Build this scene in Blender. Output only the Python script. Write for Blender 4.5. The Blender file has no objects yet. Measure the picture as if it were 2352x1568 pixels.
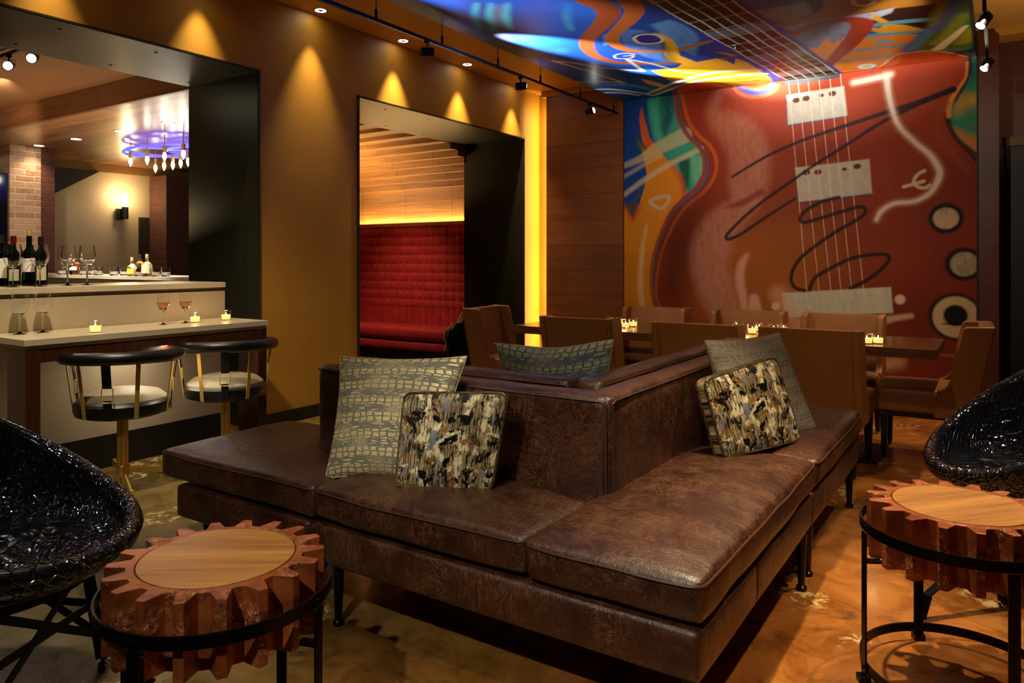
import bpy, math, random
import numpy as np
from mathutils import Vector, Matrix, noise as mnoise
random.seed(7)
PI = math.pi
# ------------------------------------------------------------------ camera
H = 1.27; FPX = 1694.0; YH = 598.0; CX = 1176.0
YAW = math.atan(1119/1694.)
sc = bpy.context.scene
C = sc.collection
cam = bpy.data.cameras.new('camera'); camo = bpy.data.objects.new('camera', cam); C.objects.link(camo)
camo.location = (0, 0, H); camo.rotation_euler = (PI/2, 0, YAW)
cam.sensor_fit = 'HORIZONTAL'; cam.sensor_width = 36; cam.lens = 36*FPX/2352
cam.shift_y = -(784-YH)/2352; cam.clip_start = .05; cam.clip_end = 60
sc.camera = camo
sc.view_settings.view_transform = 'Standard'; sc.view_settings.look = 'None'
sc.view_settings.gamma = 1; sc.view_settings.use_curve_mapping = False
sc.view_settings.exposure = 0.0
w = bpy.data.worlds.new('world'); sc.world = w; w.use_nodes = True
w.node_tree.nodes['Background'].inputs[0].default_value = (1, .72, .45, 1)
w.node_tree.nodes['Background'].inputs[1].default_value = .012

FW = (-math.sin(YAW), math.cos(YAW)); RT = (math.cos(YAW), math.sin(YAW))
def cr(depth, lat, z=0.):  # depth along view, lateral to the right -> world
    return (depth*FW[0]+lat*RT[0], depth*FW[1]+lat*RT[1], z)

# ------------------------------------------------------------------ lights
WARM = (1, .74, .42); WHT = (1, .86, .68)
def spot(loc, tgt, e, ang, blend=.5, col=WARM, r=.03, name='spot_lamp'):
    l = bpy.data.lights.new(name, 'SPOT'); l.energy = e; l.spot_size = math.radians(ang); l.spot_blend = blend
    l.color = col; l.shadow_soft_size = r
    o = bpy.data.objects.new(name, l); C.objects.link(o); o.location = loc
    o.rotation_euler = (Vector(tgt)-Vector(loc)).to_track_quat('-Z', 'Y').to_euler(); return o
def area(loc, tgt, e, sx, sy, col=WARM, name='area_lamp', spread=180, up='Y'):
    l = bpy.data.lights.new(name, 'AREA'); l.energy = e; l.shape = 'RECTANGLE'; l.size = sx; l.size_y = sy; l.color = col
    l.spread = math.radians(spread)
    o = bpy.data.objects.new(name, l); C.objects.link(o); o.location = loc
    o.rotation_euler = (Vector(tgt)-Vector(loc)).to_track_quat('-Z', up).to_euler(); return o
def point(loc, e, col=WARM, r=.02, name='bulb_lamp'):
    l = bpy.data.lights.new(name, 'POINT'); l.energy = e; l.color = col; l.shadow_soft_size = r
    o = bpy.data.objects.new(name, l); C.objects.link(o); o.location = loc; return o
YEL = (1, .80, .42)
# wall-washing recessed downlights of the left wall
for y, e in ((1.2, 80), (2.1, 80), (3.08, 110), (4.08, 110), (5.06, 220), (6.03, 220), (7.03, 200)):
    spot((-4.52, y, 3.255), (-4.56, y, 0), e, 54, 1, YEL, .015)
    spot((-4.45, y, 3.24), (-4.45, y, 0), 3, 160, 1, YEL, .15)  # added wide fill to brighten wall and ceiling, not a separate downlight
# track heads aimed at the painted ceiling
spot((-3.47, 4.26, 2.80), (-3.00, 5.20, 3.02), 4200, 24, .9, (.80, .93, 1), .02)
spot((-3.47, 2.80, 2.80), (-2.80, 4.30, 3.02), 2200, 28, .9, (.80, .93, 1), .02)
spot((-3.47, 5.58, 2.80), (-2.2, 6.95, 3.035), 4500, 14, .8, (1, .94, .84), .02)
spot((-3.47, 6.70, 2.78), (-1.8, 7.15, 3.05), 1300, 15, .9, (1, .94, .84), .02)
spot((-.20, 4.8, 2.72), (-.95, 6.5, 3.03), 420, 30, 1, (1, .90, .74), .03)  # added fill for the right half of the ceiling; no track head here
# mural, dining table and chairs
spot((-2.4, 4.0, 2.95), (-2.3, 7.5, 1.7), 175, 66, 1, (1, .84, .64), .05)
spot((-1.0, 4.0, 2.95), (-1.0, 7.5, 1.4), 150, 64, 1, (1, .84, .64), .05)
spot((-.06, 5.65, 2.85), (-.9, 5.2, .5), 120, 62, .9, WARM, .04)
spot((-.06, 6.95, 2.85), (-.8, 6.7, .3), 150, 62, .9, WARM, .04)
spot((-2.9, 3.6, 2.95), (-2.3, 5.0, .7), 70, 66, .9, WARM, .05)
spot((-.9, 3.3, 2.95), (-1.1, 4.9, .6), 60, 60, .9, WARM, .05)
# lounge spots overhead: unseen lamps added without fittings
spot((-.7, -.9, 2.9), (-1.15, 1.7, .25), 230, 34, .9, (1, .93, .72), .04)
spot((-.9, -.1, 2.9), (-1.75, 2.0, .72), 130, 17, .9, (1, .92, .74), .03)  # key lamp added to brighten the pillows
spot((-1.9, .9, 3.0), (-1.5, 1.9, .2), 36, 60, .9, (1, .86, .58), .04)
spot((-.7, 1.1, 3.0), (-1.0, 2.5, .45), 34, 56, .9, (1, .80, .56), .05)
spot((-.72, 2.45, 3.0), (-.25, 2.45, 0), 330, 52, .8, (1, .80, .50), .03)
spot((.25, 3.6, 3.0), (-.1, 2.7, .2), 190, 56, .8, (1, .76, .46), .03)
spot((.1, 1.2, 3.0), (-.8, 3.6, .5), 90, 42, .9, (1, .82, .60), .04)
spot((-1.3, 1.35, 3.0), (-1.70, 1.18, .5), 110, 26, .8, (1, .80, .52), .02)
spot((-2.7, 1.9, 3.0), (-2.5, .95, .4), 130, 40, .8, (.90, .95, 1), .09)
spot((.5, 2.9, 3.0), (.15, 3.45, .4), 130, 40, .8, (.95, .97, 1), .09)
spot((.6, 6.0, 2.1), (.35, 6.9, 3.27), 60, 110, 1, WARM, .05)  # added uplight for the ochre ceiling at right, no fitting
spot((-.9, -.8, 2.9), (-2.6, 1.0, .7), 120, 34, .9, (1, .97, .92), .10)
spot((-1.2, 1.2, 3.1), (.2, 3.4, .7), 90, 30, .9, (1, .97, .92), .10)
spot((-3.2, 1.4, 2.95), (-4.3, 2.6, .7), 260, 66, .9, (1, .86, .62), .05)
# bar room
spot((-6.3, 2.0, 2.9), (-5.0, 2.4, 1.1), 90, 70, .9, WHT, .05)
for x in (-7.1, -8.0, -8.95, -9.85):
    spot((x, 4.35, 2.66), (x, 4.35, 0), 26, 110, .8, (1, .82, .5), .04)
spot((-7.4, 3.0, 2.85), (-11, 3.6, 2.2), 150, 70, .8, (1, .84, .6), .05)
area((-7.3, 3.0, 1.5), (-7.6, 4.2, 2.9), 26, 2.5, .8, (1, .75, .45))  # added unseen fill that lifts the bar ceiling, no fitting
area((-4.42, 2.5, .80), (-4.50, 2.5, 0), 9, .04, 1.4, (1, .86, .66), up='Y')
# second room
area((-6.6, 7.47, 1.77), (-6.6, 7.42, 2.6), 22, 1.9, .03, (1, .66, .26))
spot((-6.4, 6.1, 2.7), (-6.5, 7.15, .5), 130, 64, 1, (1, .62, .42), .05)
area((-7.3, 6.2, 1.9), (-7.0, 7.0, 2.85), 26, 1.0, .3, (1, .70, .34), spread=110)
# cove behind the timber panel
area((-4.43, 7.585, 1.6), (-4.65, 7.56, 1.6), 26, .03, 3.0, (1, .70, .22), up='Y')

# ------------------------------------------------------------------ mesh helpers
class MB:
    def __init__(s): s.v = []; s.f = []; s.uv = None
    def box(s, x0, x1, y0, y1, z0, z1):
        n = len(s.v)
        s.v += [(x, y, z) for x in (x0, x1) for y in (y0, y1) for z in (z0, z1)]
        s.f += [tuple(n+i for i in q) for q in ((0, 1, 3, 2), (4, 6, 7, 5), (0, 4, 5, 1), (2, 3, 7, 6), (0, 2, 6, 4), (1, 5, 7, 3))]
        return s
    def bar(s, p, q, a, b, up=(0, 0, 1)):  # rectangular bar from p to q, section a (side) x b (up)
        p = Vector(p); q = Vector(q); d = (q-p).normalized(); u = Vector(up)
        if abs(d.dot(u)) > .98: u = Vector((1, 0, 0))
        sd = d.cross(u).normalized(); u = sd.cross(d).normalized(); n = len(s.v)
        for c in (p, q):
            for i, j in ((-1, -1), (1, -1), (1, 1), (-1, 1)):
                s.v.append(tuple(c+sd*(a/2*i)+u*(b/2*j)))
        s.f += [(n, n+1, n+2, n+3), (n+7, n+6, n+5, n+4)]+[(n+i, n+4+i, n+4+(i+1) % 4, n+(i+1) % 4) for i in range(4)]
        return s
    def tube(s, pts, r, n=10, closed=False, cap=True):
        pts = [Vector(p) for p in pts]; m = len(pts); base = len(s.v)
        rs = r if isinstance(r, (list, tuple)) else [r]*m
        up = Vector((0, 0, 1)); prev = None
        for i, p in enumerate(pts):
            if closed: d = pts[(i+1) % m]-pts[i-1]
            else: d = pts[min(i+1, m-1)]-pts[max(i-1, 0)]
            d.normalize()
            if prev is None:
                a = d.cross(up)
                if a.length < .05: a = d.cross(Vector((1, 0, 0)))
                a.normalize()
            else:
                a = prev-d*prev.dot(d); a.normalize()
            prev = a; b = d.cross(a)
            for k in range(n):
                t = 2*PI*k/n; s.v.append(tuple(p+(a*math.cos(t)+b*math.sin(t))*rs[i]))
        for i in range(m if closed else m-1):
            j = (i+1) % m
            for k in range(n):
                l = (k+1) % n; s.f.append((base+i*n+k, base+i*n+l, base+j*n+l, base+j*n+k))
        if cap and not closed:
            s.f.append(tuple(base+k for k in reversed(range(n)))); s.f.append(tuple(base+(m-1)*n+k for k in range(n)))
        return s
    def lathe(s, prof, n=24, c=(0, 0, 0)):
        base = len(s.v); m = len(prof)
        for r, z in prof:
            for k in range(n):
                t = 2*PI*k/n; s.v.append((c[0]+r*math.cos(t), c[1]+r*math.sin(t), c[2]+z))
        for i in range(m-1):
            for k in range(n):
                l = (k+1) % n; s.f.append((base+i*n+k, base+i*n+l, base+(i+1)*n+l, base+(i+1)*n+k))
        if prof[0][0] > 1e-4: s.f.append(tuple(base+k for k in reversed(range(n))))
        if prof[-1][0] > 1e-4: s.f.append(tuple(base+(m-1)*n+k for k in range(n)))
        return s
    def open_lathe(s, prof, n=24, c=(0, 0, 0)):
        k = len(s.f); s.lathe(prof, n, c)
        s.f = [f for i, f in enumerate(s.f) if i < k or len(f) == 4]; return s
    def prism(s, poly, z0, z1):
        n = len(s.v); m = len(poly)
        s.v += [(x, y, z0) for x, y in poly]+[(x, y, z1) for x, y in poly]
        s.f += [tuple(n+i for i in reversed(range(m))), tuple(n+m+i for i in range(m))]
        s.f += [(n+i, n+(i+1) % m, n+m+(i+1) % m, n+m+i) for i in range(m)]
        return s
    def extr(s, poly, axis, a, b):  # 2D poly extruded along axis ('x': poly=(y,z); 'y': poly=(x,z))
        n = len(s.v); m = len(poly)
        for t in (a, b):
            for p, q in poly: s.v.append((t, p, q) if axis == 'x' else (p, t, q))
        s.f += [tuple(n+i for i in range(m)), tuple(n+m+i for i in reversed(range(m)))]
        s.f += [(n+i, n+m+i, n+m+(i+1) % m, n+(i+1) % m) for i in range(m)]
        return s
    def grid(s, fn, nu, nv, flip=False):
        n = len(s.v)
        for j in range(nv+1):
            for i in range(nu+1): s.v.append(tuple(fn(i/nu, j/nv)))
        for j in range(nv):
            for i in range(nu):
                a = n+j*(nu+1)+i; q = (a, a+1, a+nu+2, a+nu+1)
                s.f.append(tuple(reversed(q)) if flip else q)
        return s
    def pad(s, x0, x1, y0, y1, z0, z1, r=.03, crown=.03, n=14, wob=.004, seed=0., side=.008, axis='z', both=False):
        """soft upholstered block: rounded box, bulging on top and a little at the sides"""
        cx, cy, cz = (x0+x1)/2, (y0+y1)/2, (z0+z1)/2; hx, hy, hz = (x1-x0)/2, (y1-y0)/2, (z1-z0)/2
        r = min(r, hx*.95, hy*.95, hz*.95); vm = {}
        def idx(u, v, w_):
            k = (round(u, 5), round(v, 5), round(w_, 5))
            if k in vm: return vm[k]
            def e(t): return math.copysign(1-(1-abs(t))**1.7, t)
            p = Vector((e(u)*hx, e(v)*hy, e(w_)*hz))
            q = Vector((max(-hx+r, min(hx-r, p.x)), max(-hy+r, min(hy-r, p.y)), max(-hz+r, min(hz-r, p.z))))
            d = p-q
            if d.length > 1e-6: p = q+d.normalized()*min(r, d.length*1.8)
            fx = max(0, 1-(p.x/hx)**2); fy = max(0, 1-(p.y/hy)**2); fz = max(0, 1-(p.z/hz)**2)
            c2 = crown*((fx*fy)**.55 if axis == 'z' else (fx*fz)**.55 if axis == 'y' else (fy*fz)**.55)
            ax = 'xyz'.index(axis); s_ = 1 if p[ax] > 0 else (-1 if both else 0)
            p[ax] += c2*s_*abs(p[ax])/(hx, hy, hz)[ax]
            for k2, (g, hh) in enumerate(((fy*fz, hx), (fx*fz, hy), (fx*fy, hz))):
                if k2 != ax: p[k2] += side*g**.5*p[k2]/hh
            nv = mnoise.noise_vector(Vector((p.x*5+seed, p.y*5, p.z*7)))*wob
            vm[k] = len(s.v); s.v.append((p.x+cx+nv.x, p.y+cy+nv.y, p.z+cz+nv.z)); return vm[k]
        L = max(hx, hy, hz); nx, ny, nz = [max(5, int(n*h/L)) for h in (hx, hy, hz)]
        def face(fn, na, nb, fl):
            for i in range(na):
                for j in range(nb):
                    a, b, c, d = [fn(-1+2*(i+p)/na, -1+2*(j+q)/nb) for p, q in ((0, 0), (1, 0), (1, 1), (0, 1))]
                    s.f.append((a, d, c, b) if fl else (a, b, c, d))
        face(lambda a, b: idx(a, b, 1), nx, ny, False); face(lambda a, b: idx(a, b, -1), nx, ny, True)
        face(lambda a, b: idx(a, 1, b), nx, nz, True); face(lambda a, b: idx(a, -1, b), nx, nz, False)
        face(lambda a, b: idx(1, a, b), ny, nz, False); face(lambda a, b: idx(-1, a, b), ny, nz, True)
        return s
    def build(s, name, mat, parent=None, bevel=0, smooth=True, ang=35, segs=2, sub=0):
        me = bpy.data.meshes.new(name); me.from_pydata([tuple(v) for v in s.v], [], s.f); me.update()
        if mat: me.materials.append(mat)
        if smooth:
            me.polygons.foreach_set('use_smooth', [True]*len(me.polygons)); me.set_sharp_from_angle(angle=math.radians(ang))
        if s.uv:
            uvl = me.uv_layers.new(name='UVMap')
            for l in me.loops: uvl.data[l.index].uv = s.uv[l.vertex_index]
        o = bpy.data.objects.new(name, me); C.objects.link(o)
        if parent: o.parent = parent
        if bevel:
            b = o.modifiers.new('bevel', 'BEVEL'); b.width = bevel; b.segments = segs; b.limit_method = 'ANGLE'; b.angle_limit = math.radians(40)
            b.harden_normals = False
        if sub:
            b = o.modifiers.new('sub', 'SUBSURF'); b.levels = sub; b.render_levels = sub
        return o
def thing(name, label, cat, loc=(0, 0, 0), rz=0, group=None):
    o = bpy.data.objects.new(name, None); C.objects.link(o); o.location = loc; o.rotation_euler = (0, 0, rz)
    o.empty_display_size = .1
    return tag(o, label, cat, group)
def tag(o, label, cat, group=None, kind=None):
    o['label'] = label; o['category'] = cat
    if group: o['group'] = group
    if kind: o['kind'] = kind
    return o
def struct(o): o['kind'] = 'structure'; return o
def dup(root, loc, rz=None, label=None, group=None, scale=None):
    r = root.copy(); C.objects.link(r); r.location = loc
    if rz is not None: r.rotation_euler = (0, 0, rz)
    if scale: r.scale = scale
    if label: r['label'] = label
    if group: r['group'] = group
    for ch in list(root.children):
        c = ch.copy(); C.objects.link(c); c.parent = r
        for g in ch.children:
            d = g.copy(); C.objects.link(d); d.parent = c
    return r
def circ(c, r, n=40, z=None, a0=0, a1=2*PI):
    return [(c[0]+r*math.cos(a0+(a1-a0)*k/n), c[1]+r*math.sin(a0+(a1-a0)*k/n), z if z is not None else c[2]) for k in range(n if abs(a1-a0-2*PI) < 1e-6 else n+1)]
def spline(pts, n=8):
    out = []; P = [Vector(p) for p in pts]
    for i in range(len(P)-1):
        a = P[max(i-1, 0)]; b = P[i]; c = P[i+1]; d = P[min(i+2, len(P)-1)]
        for k in range(n):
            t = k/n
            out.append(.5*((2*b)+(c-a)*t+(2*a-5*b+4*c-d)*t*t+(3*b-a-3*c+d)*t**3))
    out.append(P[-1]); return out

# ------------------------------------------------------------------ materials
def srgb(h):
    h = h.lstrip('#'); v = [int(h[i:i+2], 16)/255 for i in (0, 2, 4)]
    return tuple(c/12.92 if c <= .04045 else ((c+.055)/1.055)**2.4 for c in v)
class NT:
    def __init__(s, name):
        s.m = bpy.data.materials.new(name); s.m.use_nodes = True; s.t = s.m.node_tree; s.n = s.t.nodes; s.l = s.t.links
        s.b = s.n['Principled BSDF']
    def new(s, typ, **kw):
        x = s.n.new(typ)
        for k, v in kw.items():
            if k.startswith('i_'):
                nm = k[2:]; nm = int(nm) if nm.isdigit() else nm.replace('_', ' ')
                if hasattr(v, 'links') or isinstance(v, bpy.types.NodeSocket): s.l.new(v, x.inputs[nm])
                else: x.inputs[nm].default_value = v
            else: setattr(x, k, v)
        return x
    def set(s, **kw):
        for k, v in kw.items():
            nm = k.replace('_', ' ')
            if isinstance(v, bpy.types.NodeSocket): s.l.new(v, s.b.inputs[nm])
            else:
                if isinstance(v, tuple) and len(v) == 3: v = v+(1,)
                s.b.inputs[nm].default_value = v
        return s
    def coord(s, kind='Object', scale=(1, 1, 1), rot=(0, 0, 0)):
        tc = s.new('ShaderNodeTexCoord'); mp = s.new('ShaderNodeMapping', i_Vector=tc.outputs[kind], i_Scale=scale, i_Rotation=rot)
        return mp.outputs[0]
    def noise(s, vec, scale, detail=3, rough=.5, dist=0):
        return s.new('ShaderNodeTexNoise', i_Vector=vec, i_Scale=scale, i_Detail=detail, i_Roughness=rough, i_Distortion=dist).outputs[0]
    def ramp(s, fac, stops, interp='LINEAR'):
        r = s.new('ShaderNodeValToRGB', i_Fac=fac); e = r.color_ramp.elements; r.color_ramp.interpolation = interp
        while len(e) < len(stops): e.new(.5)
        for k, (p, c) in enumerate(stops):
            e[k].position = p; e[k].color = (c, c, c, 1) if isinstance(c, (int, float)) else tuple(c)+(1,)
        return r.outputs[0]
    def mix(s, fac, a, b, mode='MIX'):
        x = s.n.new('ShaderNodeMix'); x.data_type = 'RGBA'; x.blend_type = mode
        for i, v in ((0, fac), (6, a), (7, b)):
            if isinstance(v, bpy.types.NodeSocket): s.l.new(v, x.inputs[i])
            else: x.inputs[i].default_value = v if isinstance(v, (int, float)) else tuple(v)+(1,)
        return x.outputs[2]
    def math(s, op, a, b=0.):
        x = s.n.new('ShaderNodeMath'); x.operation = op
        for i, v in ((0, a), (1, b)):
            if isinstance(v, bpy.types.NodeSocket): s.l.new(v, x.inputs[i])
            else: x.inputs[i].default_value = v
        return x.outputs[0]
    def bump(s, h, st=.3, d=.01):
        x = s.new('ShaderNodeBump', i_Height=h, i_Strength=st, i_Distance=d); s.l.new(x.outputs[0], s.b.inputs['Normal'])
def plain(name, col, rough=.5, metal=0, var=.12, nscale=6, bump=0, spec=.5, coat=0):
    t = NT(name); v = t.coord(); n = t.noise(v, nscale, 4)
    c = t.mix(t.ramp(n, [(.3, 0), (.7, 1)]), tuple(x*(1-var) for x in col), tuple(min(1, x*(1+var)) for x in col))
    t.set(Base_Color=c, Roughness=rough, Metallic=metal); t.b.inputs['Specular IOR Level'].default_value = spec
    t.b.inputs['Coat Weight'].default_value = coat; t.b.inputs['Coat Roughness'].default_value = .08
    if bump: t.bump(t.noise(v, nscale*12, 3), bump, .004)
    return t.m
def emis(name, col, st):
    t = NT(name); t.set(Base_Color=(.1, .1, .1), Emission_Color=col, Emission_Strength=st, Roughness=.4); return t.m
def glassm(name, col=(1, 1, 1), rough=0.0, ior=1.45):
    t = NT(name); t.set(Base_Color=col, Roughness=rough, Transmission_Weight=1., IOR=ior); return t.m

def leather():
    t = NT('worn_brown_leather'); v = t.coord(); n1 = t.noise(v, 3.2, 5, .6); n2 = t.noise(v, 14, 5, .65, 1.2)
    c = t.mix(t.ramp(n1, [(.3, 0), (.7, 1)]), srgb('#240e07'), srgb('#421c0e'))
    c = t.mix(t.ramp(n2, [(.45, 0), (.75, .55)]), c, srgb('#562c18'))
    # fine scratches in two directions
    for k, (sc_, rot) in enumerate((((9, 46, 20), (0, 0, .5)), ((42, 8, 24), (0, 0, -.35)), ((30, 30, 6), (.3, .2, 0)))):
        vv = t.coord('Object', sc_, rot); d = t.noise(vv, 1.6, 4, .55, 2.2)
        sc2 = t.math('ABSOLUTE', t.math('SUBTRACT', d, .5)); f = t.ramp(sc2, [(0, .6), (.03, 0)])
        m = t.math('MULTIPLY', f, t.ramp(t.noise(v, 5+k, 2), [(.45, 0), (.6, 1)]))
        c = t.mix(m, c, srgb('#8a6040'))
    t.set(Base_Color=c, Roughness=t.ramp(n2, [(.3, .30), (.7, .46)])); t.b.inputs['Specular IOR Level'].default_value = .75
    g = t.math('ADD', t.math('MULTIPLY', t.noise(v, 260, 2), .25), t.math('ADD', t.math('MULTIPLY', n2, .6), t.noise(t.coord('Object', (3, 10, 4)), 2.5, 4, .5, 1)))
    t.bump(g, .45, .008); return t.m
LEA = leather()
LEADK = plain('dark_piping_leather', srgb('#4b2b1a'), .5)

def croc(name, c0, c1, rough):
    t = NT(name); tc = t.new('ShaderNodeTexCoord'); ob = tc.outputs['UV']
    nz = t.new('ShaderNodeTexNoise', i_Vector=ob, i_Scale=7., i_Detail=2.)
    def cells(sx, sy, rnd, wob):
        mp = t.new('ShaderNodeMapping', i_Vector=ob, i_Scale=(sx, sy, 1)); vv = t.new('ShaderNodeVectorMath', operation='MULTIPLY_ADD')
        t.l.new(nz.outputs[1], vv.inputs[0]); vv.inputs[1].default_value = (wob, wob, 0); t.l.new(mp.outputs[0], vv.inputs[2])
        return t.new('ShaderNodeTexVoronoi', feature='DISTANCE_TO_EDGE', i_Vector=vv.outputs[0], i_Scale=1., i_Randomness=rnd).outputs[0]
    big = t.ramp(t.noise(ob, 2.6, 1), [(.45, 0), (.58, 1)])
    ea = t.ramp(cells(42, 24, .25, 1.2), [(0, 0), (.09, 1)]); eb = t.ramp(cells(80, 52, .6, 2.), [(0, .3), (.2, 1)])
    e = t.mix(big, ea, eb); t.set(Base_Color=t.mix(e, c0, c1), Roughness=rough); t.b.inputs['Specular IOR Level'].default_value = .9
    t.bump(e, .8, .006); return t.m
CROC = croc('black_crocodile_vinyl', (.001, .001, .001), (.004, .004, .0045), .13)
BLKM = plain('black_powder_steel', srgb('#0d0d0e'), .38, .6, spec=.5)
BLKG = plain('black_gloss_metal', srgb('#101011'), .22, .5)
BLKW = plain('black_stained_wood', srgb('#120a07'), .35)
CHROME = plain('chrome', (.6, .6, .6), .12, 1, .02)
BRASS = plain('brushed_brass', srgb('#d8b054'), .32, .6, .03)
BLKL = plain('black_leather', srgb('#0d0c0a'), .35, 0, .1, 20, .2)
TAUPE = plain('taupe_leather_seat', srgb('#8d8069'), .5, 0, .06, 12, .15)

def copper():
    t = NT('hammered_copper'); v = t.coord(); n = t.noise(v, 7, 6, .65, .6); sp = t.noise(v, 70, 5, .7, 1.5)
    c = t.mix(t.ramp(n, [(.3, 0), (.72, 1)]), srgb('#6a2f18'), srgb('#c4703e'))
    patch = t.ramp(t.noise(v, 9, 2, .5), [(.5, 0), (.62, 1)])
    m = t.math('MULTIPLY', t.ramp(sp, [(.55, 0), (.60, .8)]), patch)
    c = t.mix(m, c, srgb('#f0b078')); c = t.mix(t.math('MULTIPLY', t.ramp(sp, [(.38, 1), (.45, 0)]), patch), c, srgb('#4a1d10'))
    t.set(Base_Color=c, Roughness=.38, Metallic=.4); t.bump(t.math('MULTIPLY', sp, patch), .9, .012); return t.m
COPPER = copper()
def wood(name, ca, cb, axis=0, scale=1., rough=.4, plank=None, fine=90, seam=(.01, .005, .002), pv=.35, coat=0):
    """straight-grained wood; plank=(length,width) along (axis) adds boards; works in the object's X/Y/Z"""
    t = NT(name); st = [fine, fine, fine]; st[axis] = 2.2
    v = t.coord('Object', tuple(st)); g = t.noise(v, scale, 5, .6, .35)
    st2 = [12., 12., 12.]; st2[axis] = .8
    g2 = t.noise(t.coord('Object', tuple(st2)), scale, 3, .5, .6)
    f = t.math('ADD', t.math('MULTIPLY', g, .55), t.math('MULTIPLY', g2, .45))
    c = t.mix(t.ramp(f, [(.36, 0), (.64, 1)]), ca, cb)
    if plank:
        L, Wd, plane = plank  # plane: which axis is across
        tc = t.new('ShaderNodeTexCoord'); sp = t.new('ShaderNodeSeparateXYZ', i_Vector=tc.outputs['Object'])
        cb_ = t.new('ShaderNodeCombineXYZ', i_X=sp.outputs[axis], i_Y=sp.outputs[plane])
        br = t.new('ShaderNodeTexBrick', offset=.37, i_Vector=cb_.outputs[0], i_Scale=1, i_Mortar_Size=.0022, i_Mortar_Smooth=.1, i_Brick_Width=L, i_Row_Height=Wd, i_Bias=0)
        br.inputs['Color1'].default_value = (0, 0, 0, 1); br.inputs['Color2'].default_value = (1, 1, 1, 1); br.inputs['Mortar'].default_value = (.5, .5, .5, 1)
        c = t.mix(pv, c, t.mix(br.outputs[0], tuple(x*.62 for x in ca), tuple(min(1, x*1.25) for x in cb)))
        c = t.mix(br.outputs[1], c, seam)
    t.set(Base_Color=c, Roughness=rough); t.b.inputs['Coat Weight'].default_value = coat; t.b.inputs['Coat Roughness'].default_value = .15
    t.bump(g, .12, .003); return t.m
OAKTOP = wood('oak_inlay', srgb('#7a4c22'), srgb('#b98244'), 0, 1.3, .42, fine=150)
TABLEW = wood('walnut_table', srgb('#43260f'), srgb('#6b431f'), 0, 1, .25, coat=.3)
PANELW = wood('mahogany_panel', srgb('#5c2d12'), srgb('#83481e'), 0, 1, .42, (1.4, .29, 2), 60, pv=.3)
PANELD = wood('dark_mahogany_panel', srgb('#3a150b'), srgb('#52210f'), 0, 1, .45, (1.1, .27, 2), 60, pv=.25)
CEILW = wood('bar_ceiling_wood', srgb('#6b432a'), srgb('#a8764c'), 0, 1, .28, (1.3, .13, 1), 70, pv=.55)
SOFFW = wood('bar_soffit_wood', srgb('#54301a'), srgb('#7a4c2b'), 0, 1, .4, (1.4, .3, 2), 60, pv=.3)
SLATW = wood('slat_wood', srgb('#7d5228'), srgb('#ab7a42'), 0, 1, .45, (.8, 3, 2), 60, pv=.15)
RAILW = wood('rail_stained_wood', srgb('#2a1208'), srgb('#42220f'), 2, 1, .32, fine=50)

def wallpaint(name, ca, cb, rough=.55, bst=.12):
    t = NT(name); v = t.coord(); n = t.noise(v, 1.3, 4)
    t.set(Base_Color=t.mix(t.ramp(n, [(.3, 0), (.7, 1)]), ca, cb), Roughness=rough); t.bump(t.noise(v, 90, 3), bst, .003); return t.m
OCHRE = wallpaint('ochre_wall_paint', srgb('#a6741f'), srgb('#b4822a'))
CEILP = wallpaint('ochre_ceiling_paint', srgb('#b88238'), srgb('#c48e44'))
CREAMW = wallpaint('cream_plaster', srgb('#a8987a'), srgb('#b8a888'))
DARKP = wallpaint('dark_olive_paint', srgb('#2a2617'), srgb('#332e1c'))
BLACKP = plain('black_base_paint', srgb('#060607'), .5)
STEEL = plain('blackened_steel_sheet', srgb('#4a4838'), .36, .75, .10, 3, .05)
PALE = plain('pale_quartz', srgb('#b3a48a'), .3, 0, .05, 8)
FRONTP = wallpaint('pale_bar_front', srgb('#9c8b70'), srgb('#aa997c'), .5, .05)

def floorm():
    t = NT('stained_concrete'); v = t.coord(); n = t.noise(v, 1.1, 6, .62, .8); n2 = t.noise(v, 5, 6, .65, 1); n3 = t.noise(v, 2.2, 7, .7, 1.5)
    sp = t.new('ShaderNodeSeparateXYZ', i_Vector=t.new('ShaderNodeTexCoord').outputs['Object'])
    gx = t.ramp(t.math('ADD', t.math('MULTIPLY', sp.outputs[0], .42), t.math('ADD', 1.05, t.math('MULTIPLY', n, .35))), [(.35, 0), (.95, 1)])
    ol = t.mix(t.ramp(n2, [(.35, 0), (.68, 1)]), srgb('#5a4a20'), srgb('#8c7040'))
    og = t.mix(t.ramp(n2, [(.35, 0), (.68, 1)]), srgb('#84491a'), srgb('#bb7430'))
    c = t.mix(gx, ol, og)
    c = t.mix(t.ramp(n3, [(.56, 0), (.68, .75)]), c, srgb('#2c2410'))
    m = t.math('MULTIPLY', t.ramp(t.noise(v, 1.9, 2, .5), [(.56, 0), (.60, 1)]), t.ramp(t.noise(v, 13, 7, .8, .6), [(.53, 0), (.56, 1)]))
    fine = t.noise(v, 55, 6, .75); c = t.mix(t.ramp(fine, [(.56, 0), (.72, .5)]), c, srgb('#40260e')); c = t.mix(t.ramp(fine, [(.30, .35), (.42, 0)]), c, srgb('#d89a50'))
    c = t.mix(m, c, srgb('#d8bd7c'))
    for ax_, p_ in ((0, 3.62), (1, -4.35)): c = t.mix(t.ramp(t.math('ABSOLUTE', t.math('ADD', sp.outputs[ax_], p_)), [(0, .8), (.004, 0)]), c, srgb('#140d06'))
    t.set(Base_Color=c, Roughness=t.ramp(n2, [(.3, .2), (.7, .4)])); t.b.inputs['Coat Weight'].default_value = .25; t.b.inputs['Coat Roughness'].default_value = .12
    t.bump(n2, .12, .004); return t.m
FLOORM = floorm()
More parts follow.
